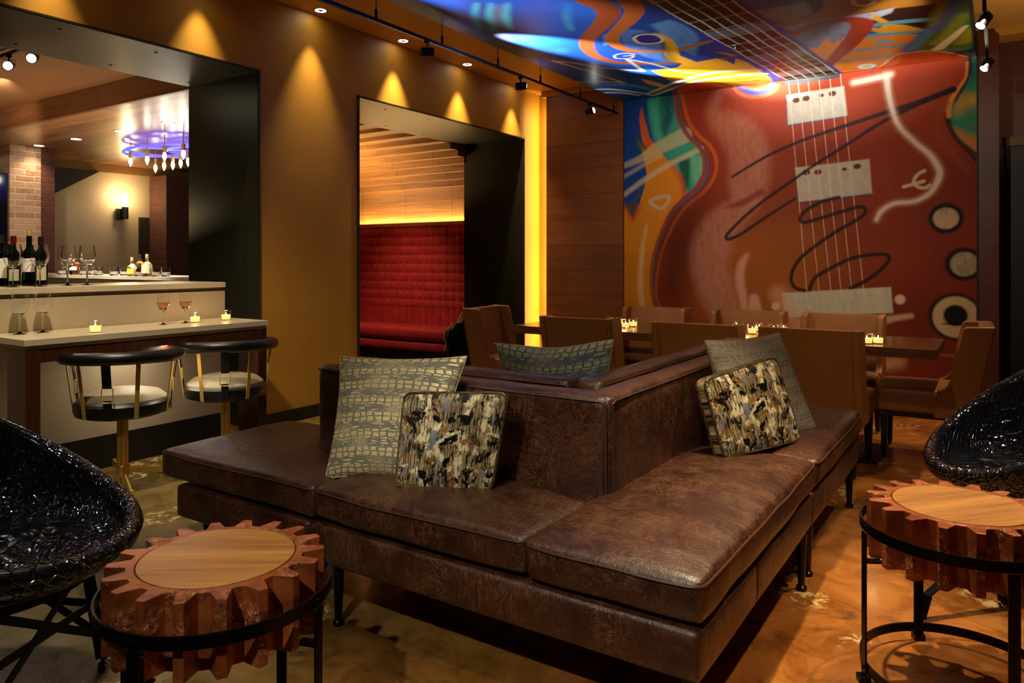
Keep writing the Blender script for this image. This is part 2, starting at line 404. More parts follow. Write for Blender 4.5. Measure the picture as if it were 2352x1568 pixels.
def brickm(name, c1, c2, mort, sx=1.):
    t = NT(name); tc = t.new('ShaderNodeTexCoord'); sp = t.new('ShaderNodeSeparateXYZ', i_Vector=tc.outputs['Object'])
    xx = t.math('ADD', sp.outputs[0], sp.outputs[1]); cb = t.new('ShaderNodeCombineXYZ', i_X=xx, i_Y=sp.outputs[2])
    nz = t.new('ShaderNodeTexNoise', i_Vector=tc.outputs['Object'], i_Scale=9.)
    vv = t.new('ShaderNodeVectorMath', operation='MULTIPLY_ADD'); t.l.new(nz.outputs[1], vv.inputs[0]); vv.inputs[1].default_value = (.02, .02, .02); t.l.new(cb.outputs[0], vv.inputs[2])
    br = t.new('ShaderNodeTexBrick', i_Vector=vv.outputs[0], i_Scale=1, i_Mortar_Size=.008, i_Mortar_Smooth=.4, i_Brick_Width=.22, i_Row_Height=.075)
    br.inputs['Color1'].default_value = c1+(1,); br.inputs['Color2'].default_value = c2+(1,); br.inputs['Mortar'].default_value = mort+(1,)
    n = t.noise(tc.outputs['Object'], 22, 5, .7)
    c = t.mix(t.ramp(n, [(.45, 0), (.75, .6)]), br.outputs[0], mort); t.set(Base_Color=c, Roughness=.85)
    t.bump(t.math('ADD', t.math('MULTIPLY', t.math('SUBTRACT', 1., br.outputs[1]), 1.), t.math('MULTIPLY', n, .4)), .8, .015); return t.m
BRICK_LIT = brickm('lit_brick', srgb('#a88a72'), srgb('#8a5a44'), srgb('#b8a48a'))  # pale tone puts the light on the brick column into its colour
BRICKR = brickm('red_brick', srgb('#461a10'), srgb('#562418'), srgb('#4a3a2c'))
TAN = plain('caramel_leather', srgb('#8f5a2c'), .38, 0, .08, 5, .05, .45)
def velvet():
    t = NT('red_velvet'); v = t.coord(); n = t.noise(v, 8, 4)
    t.set(Base_Color=t.mix(t.ramp(n, [(.3, 0), (.7, 1)]), srgb('#8e0d10'), srgb('#b31a1a')), Roughness=.75)
    t.b.inputs['Sheen Weight'].default_value = .5; t.b.inputs['Sheen Tint'].default_value = (1, .25, .2, 1); return t.m
VELVET = velvet()
GLASS = glassm('clear_glass'); WINEG = glassm('dark_green_glass', (.02, .06, .02)); AMBERG = glassm('whiskey_amber', (.85, .38, .08))
ROSE = glassm('rose_wine', (.9, .35, .22), ior=1.33)
WAX = NT('lit_candle_wax').set(Base_Color=(1, .72, .36), Roughness=.6, Emission_Color=(1, .48, .12), Emission_Strength=1.6).m  # wax given its own emission to imitate the flame's glow
FLAME = emis('candle_flame', (1, .75, .38), 14)
LAMPF = emis('lamp_face', (1, .85, .6), 30)
LAMPW = emis('white_lamp_face', (1, .95, .85), 60)
BULB = emis('filament_bulb', (1, .86, .66), 40)
SCONCEG = emis('sconce_glass', (1, .72, .36), 25)
BLUEG = emis('blue_glow_tube', (.06, .05, .9), 3)
LABELW = plain('paper_label', srgb('#d5cfc0'), .6); LABELC = plain('cream_label', srgb('#cdbf95'), .6); REDF = plain('red_foil', srgb('#7a1018'), .35, .3)
CORK = plain('cork', srgb('#c49a68'), .8); INK = plain('black_ink', (.01, .01, .01), .6); REDI = plain('red_ink', srgb('#8a1a14'), .6)

# ================================================================== THE SETTING
def sbox(name, x0, x1, y0, y1, z0, z1, mat, **k): return struct(MB().box(x0, x1, y0, y1, z0, z1).build(name, mat, smooth=False, **k))
sbox('floor', -12, 3.2, -2.5, 9, -.06, 0, FLOORM)
sbox('ceiling', -4.65, 3.2, -2.5, 8.4, 3.27, 3.33, CEILP)
WL = MB()
for a in ((-2.5, .5, 0, 3.33), (.5, 3.572, 2.692, 3.33), (3.572, 4.612, 0, 3.33), (4.612, 7.282, 2.692, 3.33), (7.282, 7.70, 0, 3.33)):
    WL.box(-5.50, -4.65, *a)
struct(WL.build('wall_left', OCHRE, smooth=False))
WB = MB().box(-4.65, -3.3, 7.64, 7.72, 0, 3.27)
struct(WB.build('wall_back', OCHRE, smooth=False))
sbox('wall_back_timber', -4.467, -3.475, 7.50, 7.53, 0, 3.20, PANELW)
sbox('trim_1', -4.53, -3.47, 7.49, 7.56, 3.20, 3.27, OCHRE)
# steel linings of the two openings, with screw heads
def lining(name, y0, y1, left=True):
    m = MB(); x0, x1 = -5.515, -4.642; t = .006
    m.box(x0, x1, y0, y1, 2.686, 2.692); m.box(x0, x1, y1-t, y1, 0, 2.692)
    if left: m.box(x0, x1, y0, y0+t, 0, 2.692)
    # raised edge
    m.box(-4.65, -4.632, y0-.012, y1+.012, 2.690, 2.702); m.box(-4.65, -4.632, y1-.002, y1+.012, 0, 2.702)
    m.box(-4.65, -4.632, y0-.012, y0+.002, 0, 2.702)
    s = struct(m.build(name, STEEL, smooth=False))
    for z in (.45, 1.28, 2.1):
        for x in (-4.80, -5.38):
            c = MB().tube([(x, y1-t-.003, z), (x, y1-t, z)], .012, 8).build('screw_head', BLACKP, s)
    yy = y0+.5
    while yy < y1:
        for x in (-4.80, -5.38):
            MB().tube([(x, yy, 2.683), (x, yy, 2.686)], .012, 8).build('screw_head', BLACKP, s)
        yy += .62
lining('trim_2', .5, 3.572); lining('trim_3', 4.612, 7.282)
sbox('baseboard_left', -4.65, -4.632, 3.585, 4.60, 0, .10, BLACKP)
sbox('baseboard_back', -3.5, -.1, 7.452, 7.467, 0, .10, BLACKP)
# right end of the back wall: timber reveal, recess, dark door
sbox('wall_right_timber', -.152, .0, 7.50, 7.90, 0, 3.20, PANELD)
sbox('wall_right', .0, 1.6, 7.86, 7.92, 0, 3.27, PANELD)
sbox('trim_4', -.16, 1.6, 7.60, 7.92, 3.20, 3.27, OCHRE)
d = sbox('door_1', .05, 1.15, 7.80, 7.86, 0, 2.32, BLACKP)
MB().box(.05, 1.15, 7.77, 7.80, 2.27, 2.35).build('door_closer_rail', plain('dull_metal_rail', srgb('#4a3c28'), .4, .7), d, smooth=False)
sbox('wall_front', -4.65, 3.2, -2.56, -2.5, 0, 3.33, DARKP)
sbox('wall_right_side', 3.2, 3.26, -2.5, 9, 0, 3.33, PANELD)
# bar room
sbox('ceiling_bar_upper', -12, -5.5, -2.5, 3.6, 2.90, 2.96, wallpaint('bar_ceiling_paint', srgb('#7a5330'), srgb('#8a5e38')))
SB = MB().box(-11, -5.56, 3.64, 5.31, 2.68, 2.74).box(-11, -7.86, 5.31, 8.6, 2.68, 2.74)
struct(SB.build('ceiling_bar_wood', CEILW, smooth=False))
sbox('trim_5', -11, -5.56, 3.60, 3.64, 2.68, 2.93, SOFFW)
sbox('wall_bar_far', -11.1, -11, 2.5, 8.6, 0, 2.96, CREAMW)
sbox('trim_6', -11, -10.9, 4.6, 8.6, 2.56, 2.68, wallpaint('bulkhead_paint', srgb('#8a6638'), srgb('#94703f')))
ST = MB().extr([(4.6, 1.95), (5.62, 2.56), (4.6, 2.56)], 'x', -11, -10.86)
struct(ST.build('trim_7', DARKP, smooth=False))
d2 = sbox('door_2', -11, -10.96, 6.27, 7.1, 0, 1.93, plain('dark_brown_doorway', srgb('#2a1c12'), .6))
sbox('wall_brick_lit', -10.6, -10.0, 4.1, 4.45, 0, 2.68, BRICK_LIT)  # lit part of the column, its light painted in as paler brick
sbox('wall_brick_shaded', -10.6, -10.02, 4.45, 4.62, 0, 2.68, BRICKR)  # same column's shadowed part, the shade painted in as redder brick
sbox('wall_brick_pier', -10.95, -10.5, 6.42, 7.4, 0, 2.56, BRICKR)
sbox('wall_bar_left', -12, -5.5, -2.56, -2.5, 0, 2.96, CREAMW)
sbox('wall_bar_outer', -12.06, -12, -2.5, 4.1, 0, 2.96, DARKP)
# banquette room
sbox('wall_partition', -7.84, -5.5, 5.32, 5.38, 0, 3.0, DARKP)
sbox('wall_partition_left', -7.84, -7.78, 5.38, 7.62, 0, 2.95, DARKP)
prof = [(7.52, 1.60), (7.52, 2.20), (7.505, 2.34), (7.465, 2.48), (7.39, 2.61), (7.27, 2.71), (7.08, 2.79), (6.8, 2.85), (6.4, 2.89), (5.9, 2.91), (4.98, 2.92)]
SW = MB(); XL, XR = -7.78, -5.505
for a, b in ((1.60, 1.755), (1.758, 1.91), (1.913, 2.065), (2.068, 2.22)): SW.box(XL, XR, 7.52, 7.56, a, b)   # flush boards
steps = [(7.47, 2.22), (7.42, 2.305), (7.35, 2.39), (7.26, 2.47), (7.14, 2.545), (6.99, 2.615), (6.81, 2.68), (6.60, 2.735), (6.36, 2.78), (6.1, 2.82)]
for k, (y_, z_) in enumerate(steps):                       # each board steps out over the one below
    zn = steps[k+1][1] if k+1 < len(steps) else 2.86
    SW.box(XL, XR, y_, 7.56, z_, zn+.01)
SW.box(XL, XR, 5.38, 7.56, 2.85, 2.92)
struct(SW.build('wall_slatted_timber', SLATW, smooth=False))
sbox('trim_8', -7.78, -5.5, 7.52, 7.62, 0, 1.62, DARKP)

# ================================================================== MURAL (painted wall panel and painted ceiling panel)
# paint is laid down in the wall's own metres; outlines are given as the photo's points brought onto the wall plane
def ray(px, py):
    u = (px-CX)/FPX; v = (YH-py)/FPX
    return FW[0]+u*RT[0], FW[1]+u*RT[1], v
MY = 7.455; MZ = 3.02; MX0, MX1 = -3.445, -.158
def to_wall(p): r = ray(*p); t = MY/r[1]; return (t*r[0], H+t*r[2])
def to_ceil(p): r = ray(*p); t = (MZ-H)/r[2]; return (t*r[0], t*r[1])
class Canvas:
    def __init__(s, a, b, conv):  # a,b flat coordinate arrays
        s.a, s.b, s.conv = a, b, conv; s.c = np.zeros((len(a), 3)); s.rng = np.random.RandomState(3)
    def pts(s, pts, off=None):
        if off: pts = [(off[0]+x/off[2], off[1]+y/off[2]) for x, y in pts]
        return np.array([s.conv(p) for p in pts])
    def blend(s, idx, al, col):
        col = np.array(srgb(col)); s.c[idx] = s.c[idx]*(1-al[:, None])+col*al[:, None]
    def noise(s, f, seed=0, fa=1., fb=1.):
        r = np.random.RandomState(seed); o = np.zeros(len(s.a)); amp = 0
        for k in range(14):
            th = r.uniform(0, 2*PI); ff = f*r.uniform(.6, 2.4); ph = r.uniform(0, 2*PI); A = 1/(1+k*.15)
            o += A*np.sin(ff*(np.cos(th)*s.a*fa+np.sin(th)*s.b*fb)+ph+1.3*np.sin(ff*.7*(s.a*fa*np.sin(th*3)+s.b*fb)+ph*2)); amp += A*.5
        return np.clip(.5+o/amp*.5*.55, 0, 1)
    def streak(s, al, idx, k):  # brushy alpha
        n = s.noise(60, 11+k, 1., .25)[idx]; return al*np.clip(.35+1.1*n, 0, 1)
    def poly(s, pts, col, off=None, soft=.01, al=1., tex=None):
        P = s.pts(pts, off); lo = P.min(0)-soft*3; hi = P.max(0)+soft*3
        idx = np.where((s.a > lo[0]) & (s.a < hi[0]) & (s.b > lo[1]) & (s.b < hi[1]))[0]
        if len(idx) == 0: return
        a = s.a[idx]; b = s.b[idx]; ins = np.zeros(len(idx), bool); d2 = np.full(len(idx), 1e9)
        Q = np.roll(P, -1, 0)
        for (x0, y0), (x1, y1) in zip(P, Q):
            if y0 != y1: ins ^= ((y0 > b) != (y1 > b)) & (a < (x1-x0)*(b-y0)/(y1-y0)+x0)
            ex, ey = x1-x0, y1-y0; t = np.clip(((a-x0)*ex+(b-y0)*ey)/(ex*ex+ey*ey+1e-12), 0, 1)
            d2 = np.minimum(d2, (a-x0-t*ex)**2+(b-y0-t*ey)**2)
        d = np.sqrt(d2)*np.where(ins, 1, -1)
        A = np.clip(.5+d/(2*soft), 0, 1)*al
        if tex is not None: A = s.streak(A, idx, tex)
        s.blend(idx, A, col)
    def stroke(s, pts, wd, col, off=None, soft=.006, al=1., closed=False, smooth=True, tex=None):
        P = s.pts(pts, off); n = len(P)
        if isinstance(wd, (int, float)): wd = [wd]*n
        if closed: P = np.vstack([P, P[:1]]); wd = list(wd)+[wd[0]]; n += 1
        if smooth and n > 2:
            out = []; ow = []
            for i in range(n-1):
                p0 = P[max(i-1, 0)]; p1 = P[i]; p2 = P[i+1]; p3 = P[min(i+2, n-1)]
                for k in range(5):
                    t = k/5; out.append(.5*((2*p1)+(p2-p0)*t+(2*p0-5*p1+4*p2-p3)*t*t+(p3-p0+3*p1-3*p2)*t**3)); ow.append(wd[i]*(1-t)+wd[i+1]*t)
            out.append(P[-1]); ow.append(wd[-1]); P = np.array(out); wd = ow
        for_all = max(wd)/2+soft*3; lo = P.min(0)-for_all; hi = P.max(0)+for_all
        idx = np.where((s.a > lo[0]) & (s.a < hi[0]) & (s.b > lo[1]) & (s.b < hi[1]))[0]
        if len(idx) == 0: return
        a = s.a[idx]; b = s.b[idx]; D = np.full(len(idx), 1e9)
        for i in range(len(P)-1):
            x0, y0 = P[i]; ex, ey = P[i+1]-P[i]; t = np.clip(((a-x0)*ex+(b-y0)*ey)/(ex*ex+ey*ey+1e-12), 0, 1)
            D = np.minimum(D, np.hypot(a-x0-t*ex, b-y0-t*ey)-(wd[i]*(1-t)+wd[i+1]*t)/2)
        A = np.clip(.5-D/(2*soft), 0, 1)*al
        if tex is not None: A = s.streak(A, idx, tex)
        s.blend(idx, A, col)
    def disc(s, c, r, col, off=None, soft=.006, al=1., sy=1., tex=None):
        P = s.pts([c], off)[0]; d = np.hypot(s.a-P[0], (s.b-P[1])/sy)
        A = np.clip(.5-(d-r)/(2*soft), 0, 1)*al; idx = np.where(A > 0)[0]; A = A[idx]
        if tex is not None: A = s.streak(A, idx, tex)
        s.blend(idx, A, col)
Z3 = (1400, 200, 2.8); Z2 = (1700, 0, 3.607); Z4 = (1850, 300, 2.8); Z5 = (1050, 0, 3.36)

def paint_wall(cv):
    n = cv.noise(2.5, 1); n2 = cv.noise(7, 2); zz = np.clip((cv.b-.4)/2.6, 0, 1)
    dark = np.array(srgb('#4c1108')); mid = np.array(srgb('#7c2a10')); og = np.array(srgb('#8a480f'))
    cv.c[:] = dark*(1-n[:, None])+mid*n[:, None]
    k = np.clip(1.35*np.exp(-((cv.a+2.0)/.75)**2-((cv.b-.95)/.75)**2)*(.5+n2), 0, 1)[:, None]; cv.c[:] = cv.c*(1-k)+og*k
    k = (np.clip(zz*1.4-.6, 0, 1)*.75)[:, None]; cv.c[:] = cv.c*(1-k)+np.array(srgb('#94300f'))*k
    # left field outside the body
    cv.poly([(60, -40), (425, -40), (425, 60), (440, 190), (500, 310), (580, 390), (612, 470), (610, 570), (560, 650), (480, 720), (400, 800), (340, 930), (290, 1090), (275, 1250), (290, 1370), (330, 1450), (400, 1800), (60, 1800)], '#0d3d86', Z3, .006)
    cv.poly([(245, 20), (430, 20), (440, 190), (500, 310), (580, 390), (610, 480), (600, 570), (480, 720), (470, 650), (440, 560), (300, 380), (255, 200)], '#2f8f78', Z3, .03, .95)
    cv.poly([(320, 20), (425, 20), (425, 150), (360, 330), (330, 260)], '#0c4a52', Z3, .03, .9, tex=1)
    cv.poly([(440, 470), (520, 460), (510, 640), (470, 700)], '#0a4a38', Z3, .02, .9)
    cv.poly([(520, 440), (600, 440), (605, 560), (540, 650)], '#6fae8a', Z3, .03, .8, tex=2)
    cv.poly([(250, 100), (310, 90), (330, 330), (290, 330)], '#3fa98c', Z3, .03, .7, tex=3)
    cv.poly([(205, 135), (195, 200), (205, 300), (225, 395), (190, 355), (215, 430), (240, 560), (225, 640), (190, 760), (152, 845), (95, 760), (60, 760), (60, 1800), (400, 1800), (300, 1420), (275, 1250), (290, 1090), (340, 930), (400, 800), (476, 724), (470, 650), (445, 560), (400, 500), (350, 440), (300, 380), (255, 330), (228, 230)], '#c27a18', Z3, .008)
    cv.poly([(205, 135), (195, 200), (208, 300), (240, 400), (330, 440), (300, 380), (255, 330), (228, 230)], '#c8401a', Z3, .02, .9)
    cv.stroke([(95, 765), (130, 820), (152, 850), (190, 770)], .05, '#c23c14', Z3, .03, .7)
    cv.stroke([(225, 395), (190, 360), (170, 300)], [.08, .05, .0], '#4a5020', Z3, .02, .8)
    cv.stroke([(480, 700), (465, 620), (440, 560), (400, 500)], .05, '#c05014', Z3, .03, .8)
    cv.poly([(200, 640), (152, 845), (100, 760), (160, 720)], '#4a4a18', Z3, .03, .9)
    n3 = cv.noise(5, 5); m = np.where((cv.b < 1.35) & (cv.a < -2.9))[0]; cv.blend(m, .35*n3[m], '#8a4a08')
    for p, wd, al in (([(95, 505), (200, 460), (300, 400), (480, 310)], [.06, .08, .14, .17], .62), ([(95, 575), (220, 500), (330, 440)], .045, .5), ([(95, 692), (220, 600), (380, 500), (590, 395)], [.05, .06, .06, .05], .7)):
        cv.stroke(p, wd, '#b9ae88', Z3, .014, al)
    cv.stroke([(262, 742), (300, 770), (340, 780), (370, 750), (380, 705), (320, 708), (270, 725)], .036, '#b7a183', Z3, .01, .95, closed=True)
    cv.stroke([(240, 885), (220, 990), (203, 1140), (200, 1290), (210, 1400)], [.02, .04, .06, .06, .05], '#c9a878', Z3, .02, .8)
    # body outlines
    for dx, col, wd in ((6, '#16110f', .02), (-8, '#8e3018', .05), (12, '#2c5a86', .02)):
        cv.stroke([(430+dx, 20), (445+dx, 190), (505+dx, 310), (582+dx, 390), (615+dx, 470), (612+dx, 570), (560+dx, 655), (480+dx, 725), (400+dx, 805), (340+dx, 930), (290+dx, 1090), (275+dx, 1250), (295+dx, 1400), (330+dx, 1500)], [wd*.6]*5+[wd]*3+[wd*.5]*6, col, Z3, .006, .95)
    cv.stroke([(462, 20), (478, 110), (510, 220), (570, 310), (640, 370), (682, 450), (685, 540), (650, 620), (590, 690), (500, 760), (430, 850), (375, 960), (330, 1080), (305, 1220), (300, 1330), (325, 1415)], [.04]*6+[.035]*4+[.028]*6, '#a8521f', Z3, .008, .85)
    cv.poly([(310, 1250), (340, 1000), (450, 800), (620, 700), (560, 1000), (480, 1400), (340, 1400)], '#3c0805', Z3, .14, .6)
    # upper recess
    cv.stroke([(795, -10), (830, 35), (900, 62), (990, 58), (1060, 25), (1085, -10)], .035, '#a9502a', Z3, .008, .95)
    cv.stroke([(835, -10), (900, 25), (960, 30), (1020, 15), (1050, -10)], .06, '#20449a', Z3, .012, .9)
    cv.stroke([(830, -12), (900, 8), (960, 12), (1030, -8)], .03, '#b06020', Z3, .01, .9)
    # soft highlights
    H1 = '#b07c66'
    cv.stroke([(690, 70), (665, 150), (720, 225), (820, 300), (885, 400), (900, 520), (890, 640)], [.06, .13, .22, .33, .38, .40, .36], H1, Z3, .06, .5, tex=5)
    cv.stroke([(930, 740), (800, 820), (700, 920), (650, 1040), (640, 1150), (670, 1270), (730, 1400), (780, 1500)], [.08, .28, .37, .39, .38, .37, .33, .28], H1, Z3, .06, .5, tex=6)
    cv.poly([(740, 780), (980, 650), (1000, 680), (860, 770)], '#6a1a0c', Z3, .02, .8)
    cv.stroke([(888, 1075), (850, 1140), (838, 1240), (858, 1350), (870, 1440)], [.03, .08, .09, .08, .06], '#c08a6e', Z3, .02, .75)
    cv.stroke([(915, 1440), (930, 1360), (965, 1440)], [.06, .09, .05], '#c79a80', Z3, .02, .7, smooth=False)
    # right field
    RB = [(1895, 480), (2010, 480), (2010, 1370), (1970, 1330), (1900, 1250), (1800, 1160), (1740, 1060), (1720, 950), (1760, 850), (1850, 720), (1900, 600)]
    cv.poly(RB, '#1f6a4c', Z2, .006)
    cv.poly([(1900, 480), (1990, 480), (1960, 640), (1890, 700)], '#0b4a54', Z2, .03, .9, tex=1)
    cv.poly([(1760, 850), (1850, 770), (1990, 780), (1990, 880), (1800, 960)], '#b0761c', Z2, .04, .7, tex=2)
    cv.poly([(1760, 1060), (1990, 1150), (1990, 1300), (1900, 1240), (1790, 1140)], '#b4601c', Z2, .04, .8)
    cv.poly([(1860, 900), (1990, 860), (1990, 1090), (1880, 1080)], '#35604a', Z2, .04, .9, tex=4)
    cv.stroke([(1905, 480), (1900, 600), (1850, 720), (1760, 850), (1722, 950), (1742, 1060), (1800, 1160), (1900, 1250), (1985, 1330)], [.03, .03, .03, .04, .05, .04, .04, .05, .06], '#2a0a06', Z2, .008, .9)
    cv.stroke([(1880, 520), (1868, 640), (1790, 760), (1735, 860), (1730, 960)], [.02, .02, .03, .05, .04], '#c07a2a', Z2, .008, .8)
    cv.stroke([(1700, 850), (1650, 950), (1640, 1080), (1700, 1200), (1800, 1320), (1900, 1420)], .06, '#7a3414', Z2, .012, .8)
    # pickups and bridge
    G = '#8a7e72'
    for q, dk in (([(385, 790), (860, 712), (887, 957), (398, 1033)], 1), ([(455, 1390), (1070, 1318), (1092, 1600), (490, 1672)], 1)):
        cv.poly([(x-8, y+14) for x, y in q], '#1c2a5a', Z2, .008, .8)
        cv.poly(q, G, Z2, .006); cv.poly(q, '#b4a690', Z2, .01, .5, tex=7)
    for x, y in ((465, 830), (548, 815), (675, 790), (765, 775), (550, 1428), (645, 1425), (864, 1402), (970, 1378)):
        cv.disc((x, y), .034 if x not in (675, 864) else .022, '#4a120c', Z2, .006, .95, .75)
    q = [(1796, 673), (2046, 659), (2051, 718), (1803.6, 728.6)]
    cv.poly(q, '#8f8672', None, .006); cv.poly(q, '#bdb196', None, .01, .6, tex=8)
    # strings
    for (x0, y0), (x1, y1) in zip([(1811, 180), (1832, 178), (1855, 175), (1880, 172), (1905, 169), (1929.6, 165)], [(1853, 668), (1882, 675), (1909, 673), (1934, 689), (1958, 687), (1986, 689)]):
        cv.stroke([(x0, y0), (x1, y1)], .005, '#c9b18e', None, .003, .85, smooth=False)
    cv.poly([(1800, 183), (1930, 165), (1930, 178), (1808, 197)], '#1f3338', None, .006, .9)
    # black sweep
    K = '#120b09'
    cv.stroke([(2190, 205), (2105, 236), (2020, 263), (1944, 288), (1839, 324), (1757, 361), (1682, 406)], [.05, .045, .04, .035, .03, .03, .025], K, None, .006, .9)
    cv.stroke([(2190, 205), (2116, 236), (2027, 280), (1944, 333), (1872, 378), (1825, 411), (1750, 464), (1703.6, 503.6), (1670, 539), (1674, 549), (1704, 536), (1757, 500), (1826, 456)], [.05, .04, .035, .03, .03, .03, .03, .03, .035, .035, .03, .03, .025], K, None, .006, .9)
    cv.stroke([(1926, 453), (1886, 464), (1852, 483), (1838, 500), (1846, 511), (1880, 502), (1936, 485), (1975, 475), (1988, 481), (1983, 494), (1957, 511), (1914, 536), (1850, 582), (1825, 612), (1817, 640), (1826, 660), (1848, 667)], .034, K, None, .006, .9)
    cv.stroke([(1859, 666), (1871, 639), (1904, 618), (1957, 593), (2011, 584), (2037, 586), (2041, 598), (2021, 621), (1986, 646), (1954, 661)], .034, K, None, .006, .88)
    # sprayed letters and clef-like curl
    Wt = '#cfb49a'
    for sf, al, e in ((.025, .3, .01), (.01, .7, -.012)):
        cv.stroke([(1961, 190), (2000, 182), (2046, 171)], .055+e, Wt, None, sf, al)
        cv.stroke([(2036, 175), (2044, 230), (2063, 286), (2102, 327), (2138, 358), (2157, 390), (2155, 412), (2136, 443), (2100, 462), (2054, 467), (2025, 484), (2013, 505)], [.06+e, .05+e, .05+e, .05+e, .055+e, .06+e, .06+e, .05+e, .045+e, .045+e, .05+e, .04+e], Wt, None, sf, al)
    for P_ in ([(765, 258), (722, 282), (697, 325), (722, 360), (765, 368), (800, 350)], [(632, 360), (690, 345), (760, 325)]):
        cv.stroke(P_, .03, '#b49c78', Z4, .006, .9)
    # knobs
    cv.disc((903, 563), .135, '#140d0a', Z4, .012); cv.disc((903, 563), .098, '#a48664', Z4, .008, 1, .95, tex=9)
    cv.disc((1020, 858), .145, '#140d0a', Z4, .014); cv.disc((1022, 858), .105, '#8c785c', Z4, .008, 1, 1, tex=9)
    cv.disc((965, 1196), .205, '#15110c', Z4, .014); cv.disc((967, 1198), .175, '#a88c64', Z4, .01, 1, 1.02); cv.disc((965, 1188), .092, '#0e0a08', Z4, .01)
    cv.stroke([(880, 1240), (960, 1244), (1040, 1246)], [.008, .02, .01], '#0e0a08', Z4, .006)
    cv.disc((608, 1085), .042, '#c4a488', Z4, .01, .9); cv.disc((1070, 1408), .04, '#c4a488', Z3, .01, .9)
    cv.stroke([(510, 1218), (580, 1205), (680, 1190)], [.07, .05, .04], '#c29a78', Z4, .015, .7)
    cv.stroke([(520, 1500), (600, 1485)], .10, '#c49066', Z4, .04, .6); cv.stroke([(1075, 1320), (1100, 1480)], .04, '#b07a50', Z4, .05, .2)
    cv.stroke([(1085, 1330), (1240, 1560), (1400, 1600)], .16, '#c08a60', Z3, .05, .55)
    cv.stroke([(1860, 1430), (2200, 1470)], .02, '#4a4038', None, .01, .6)

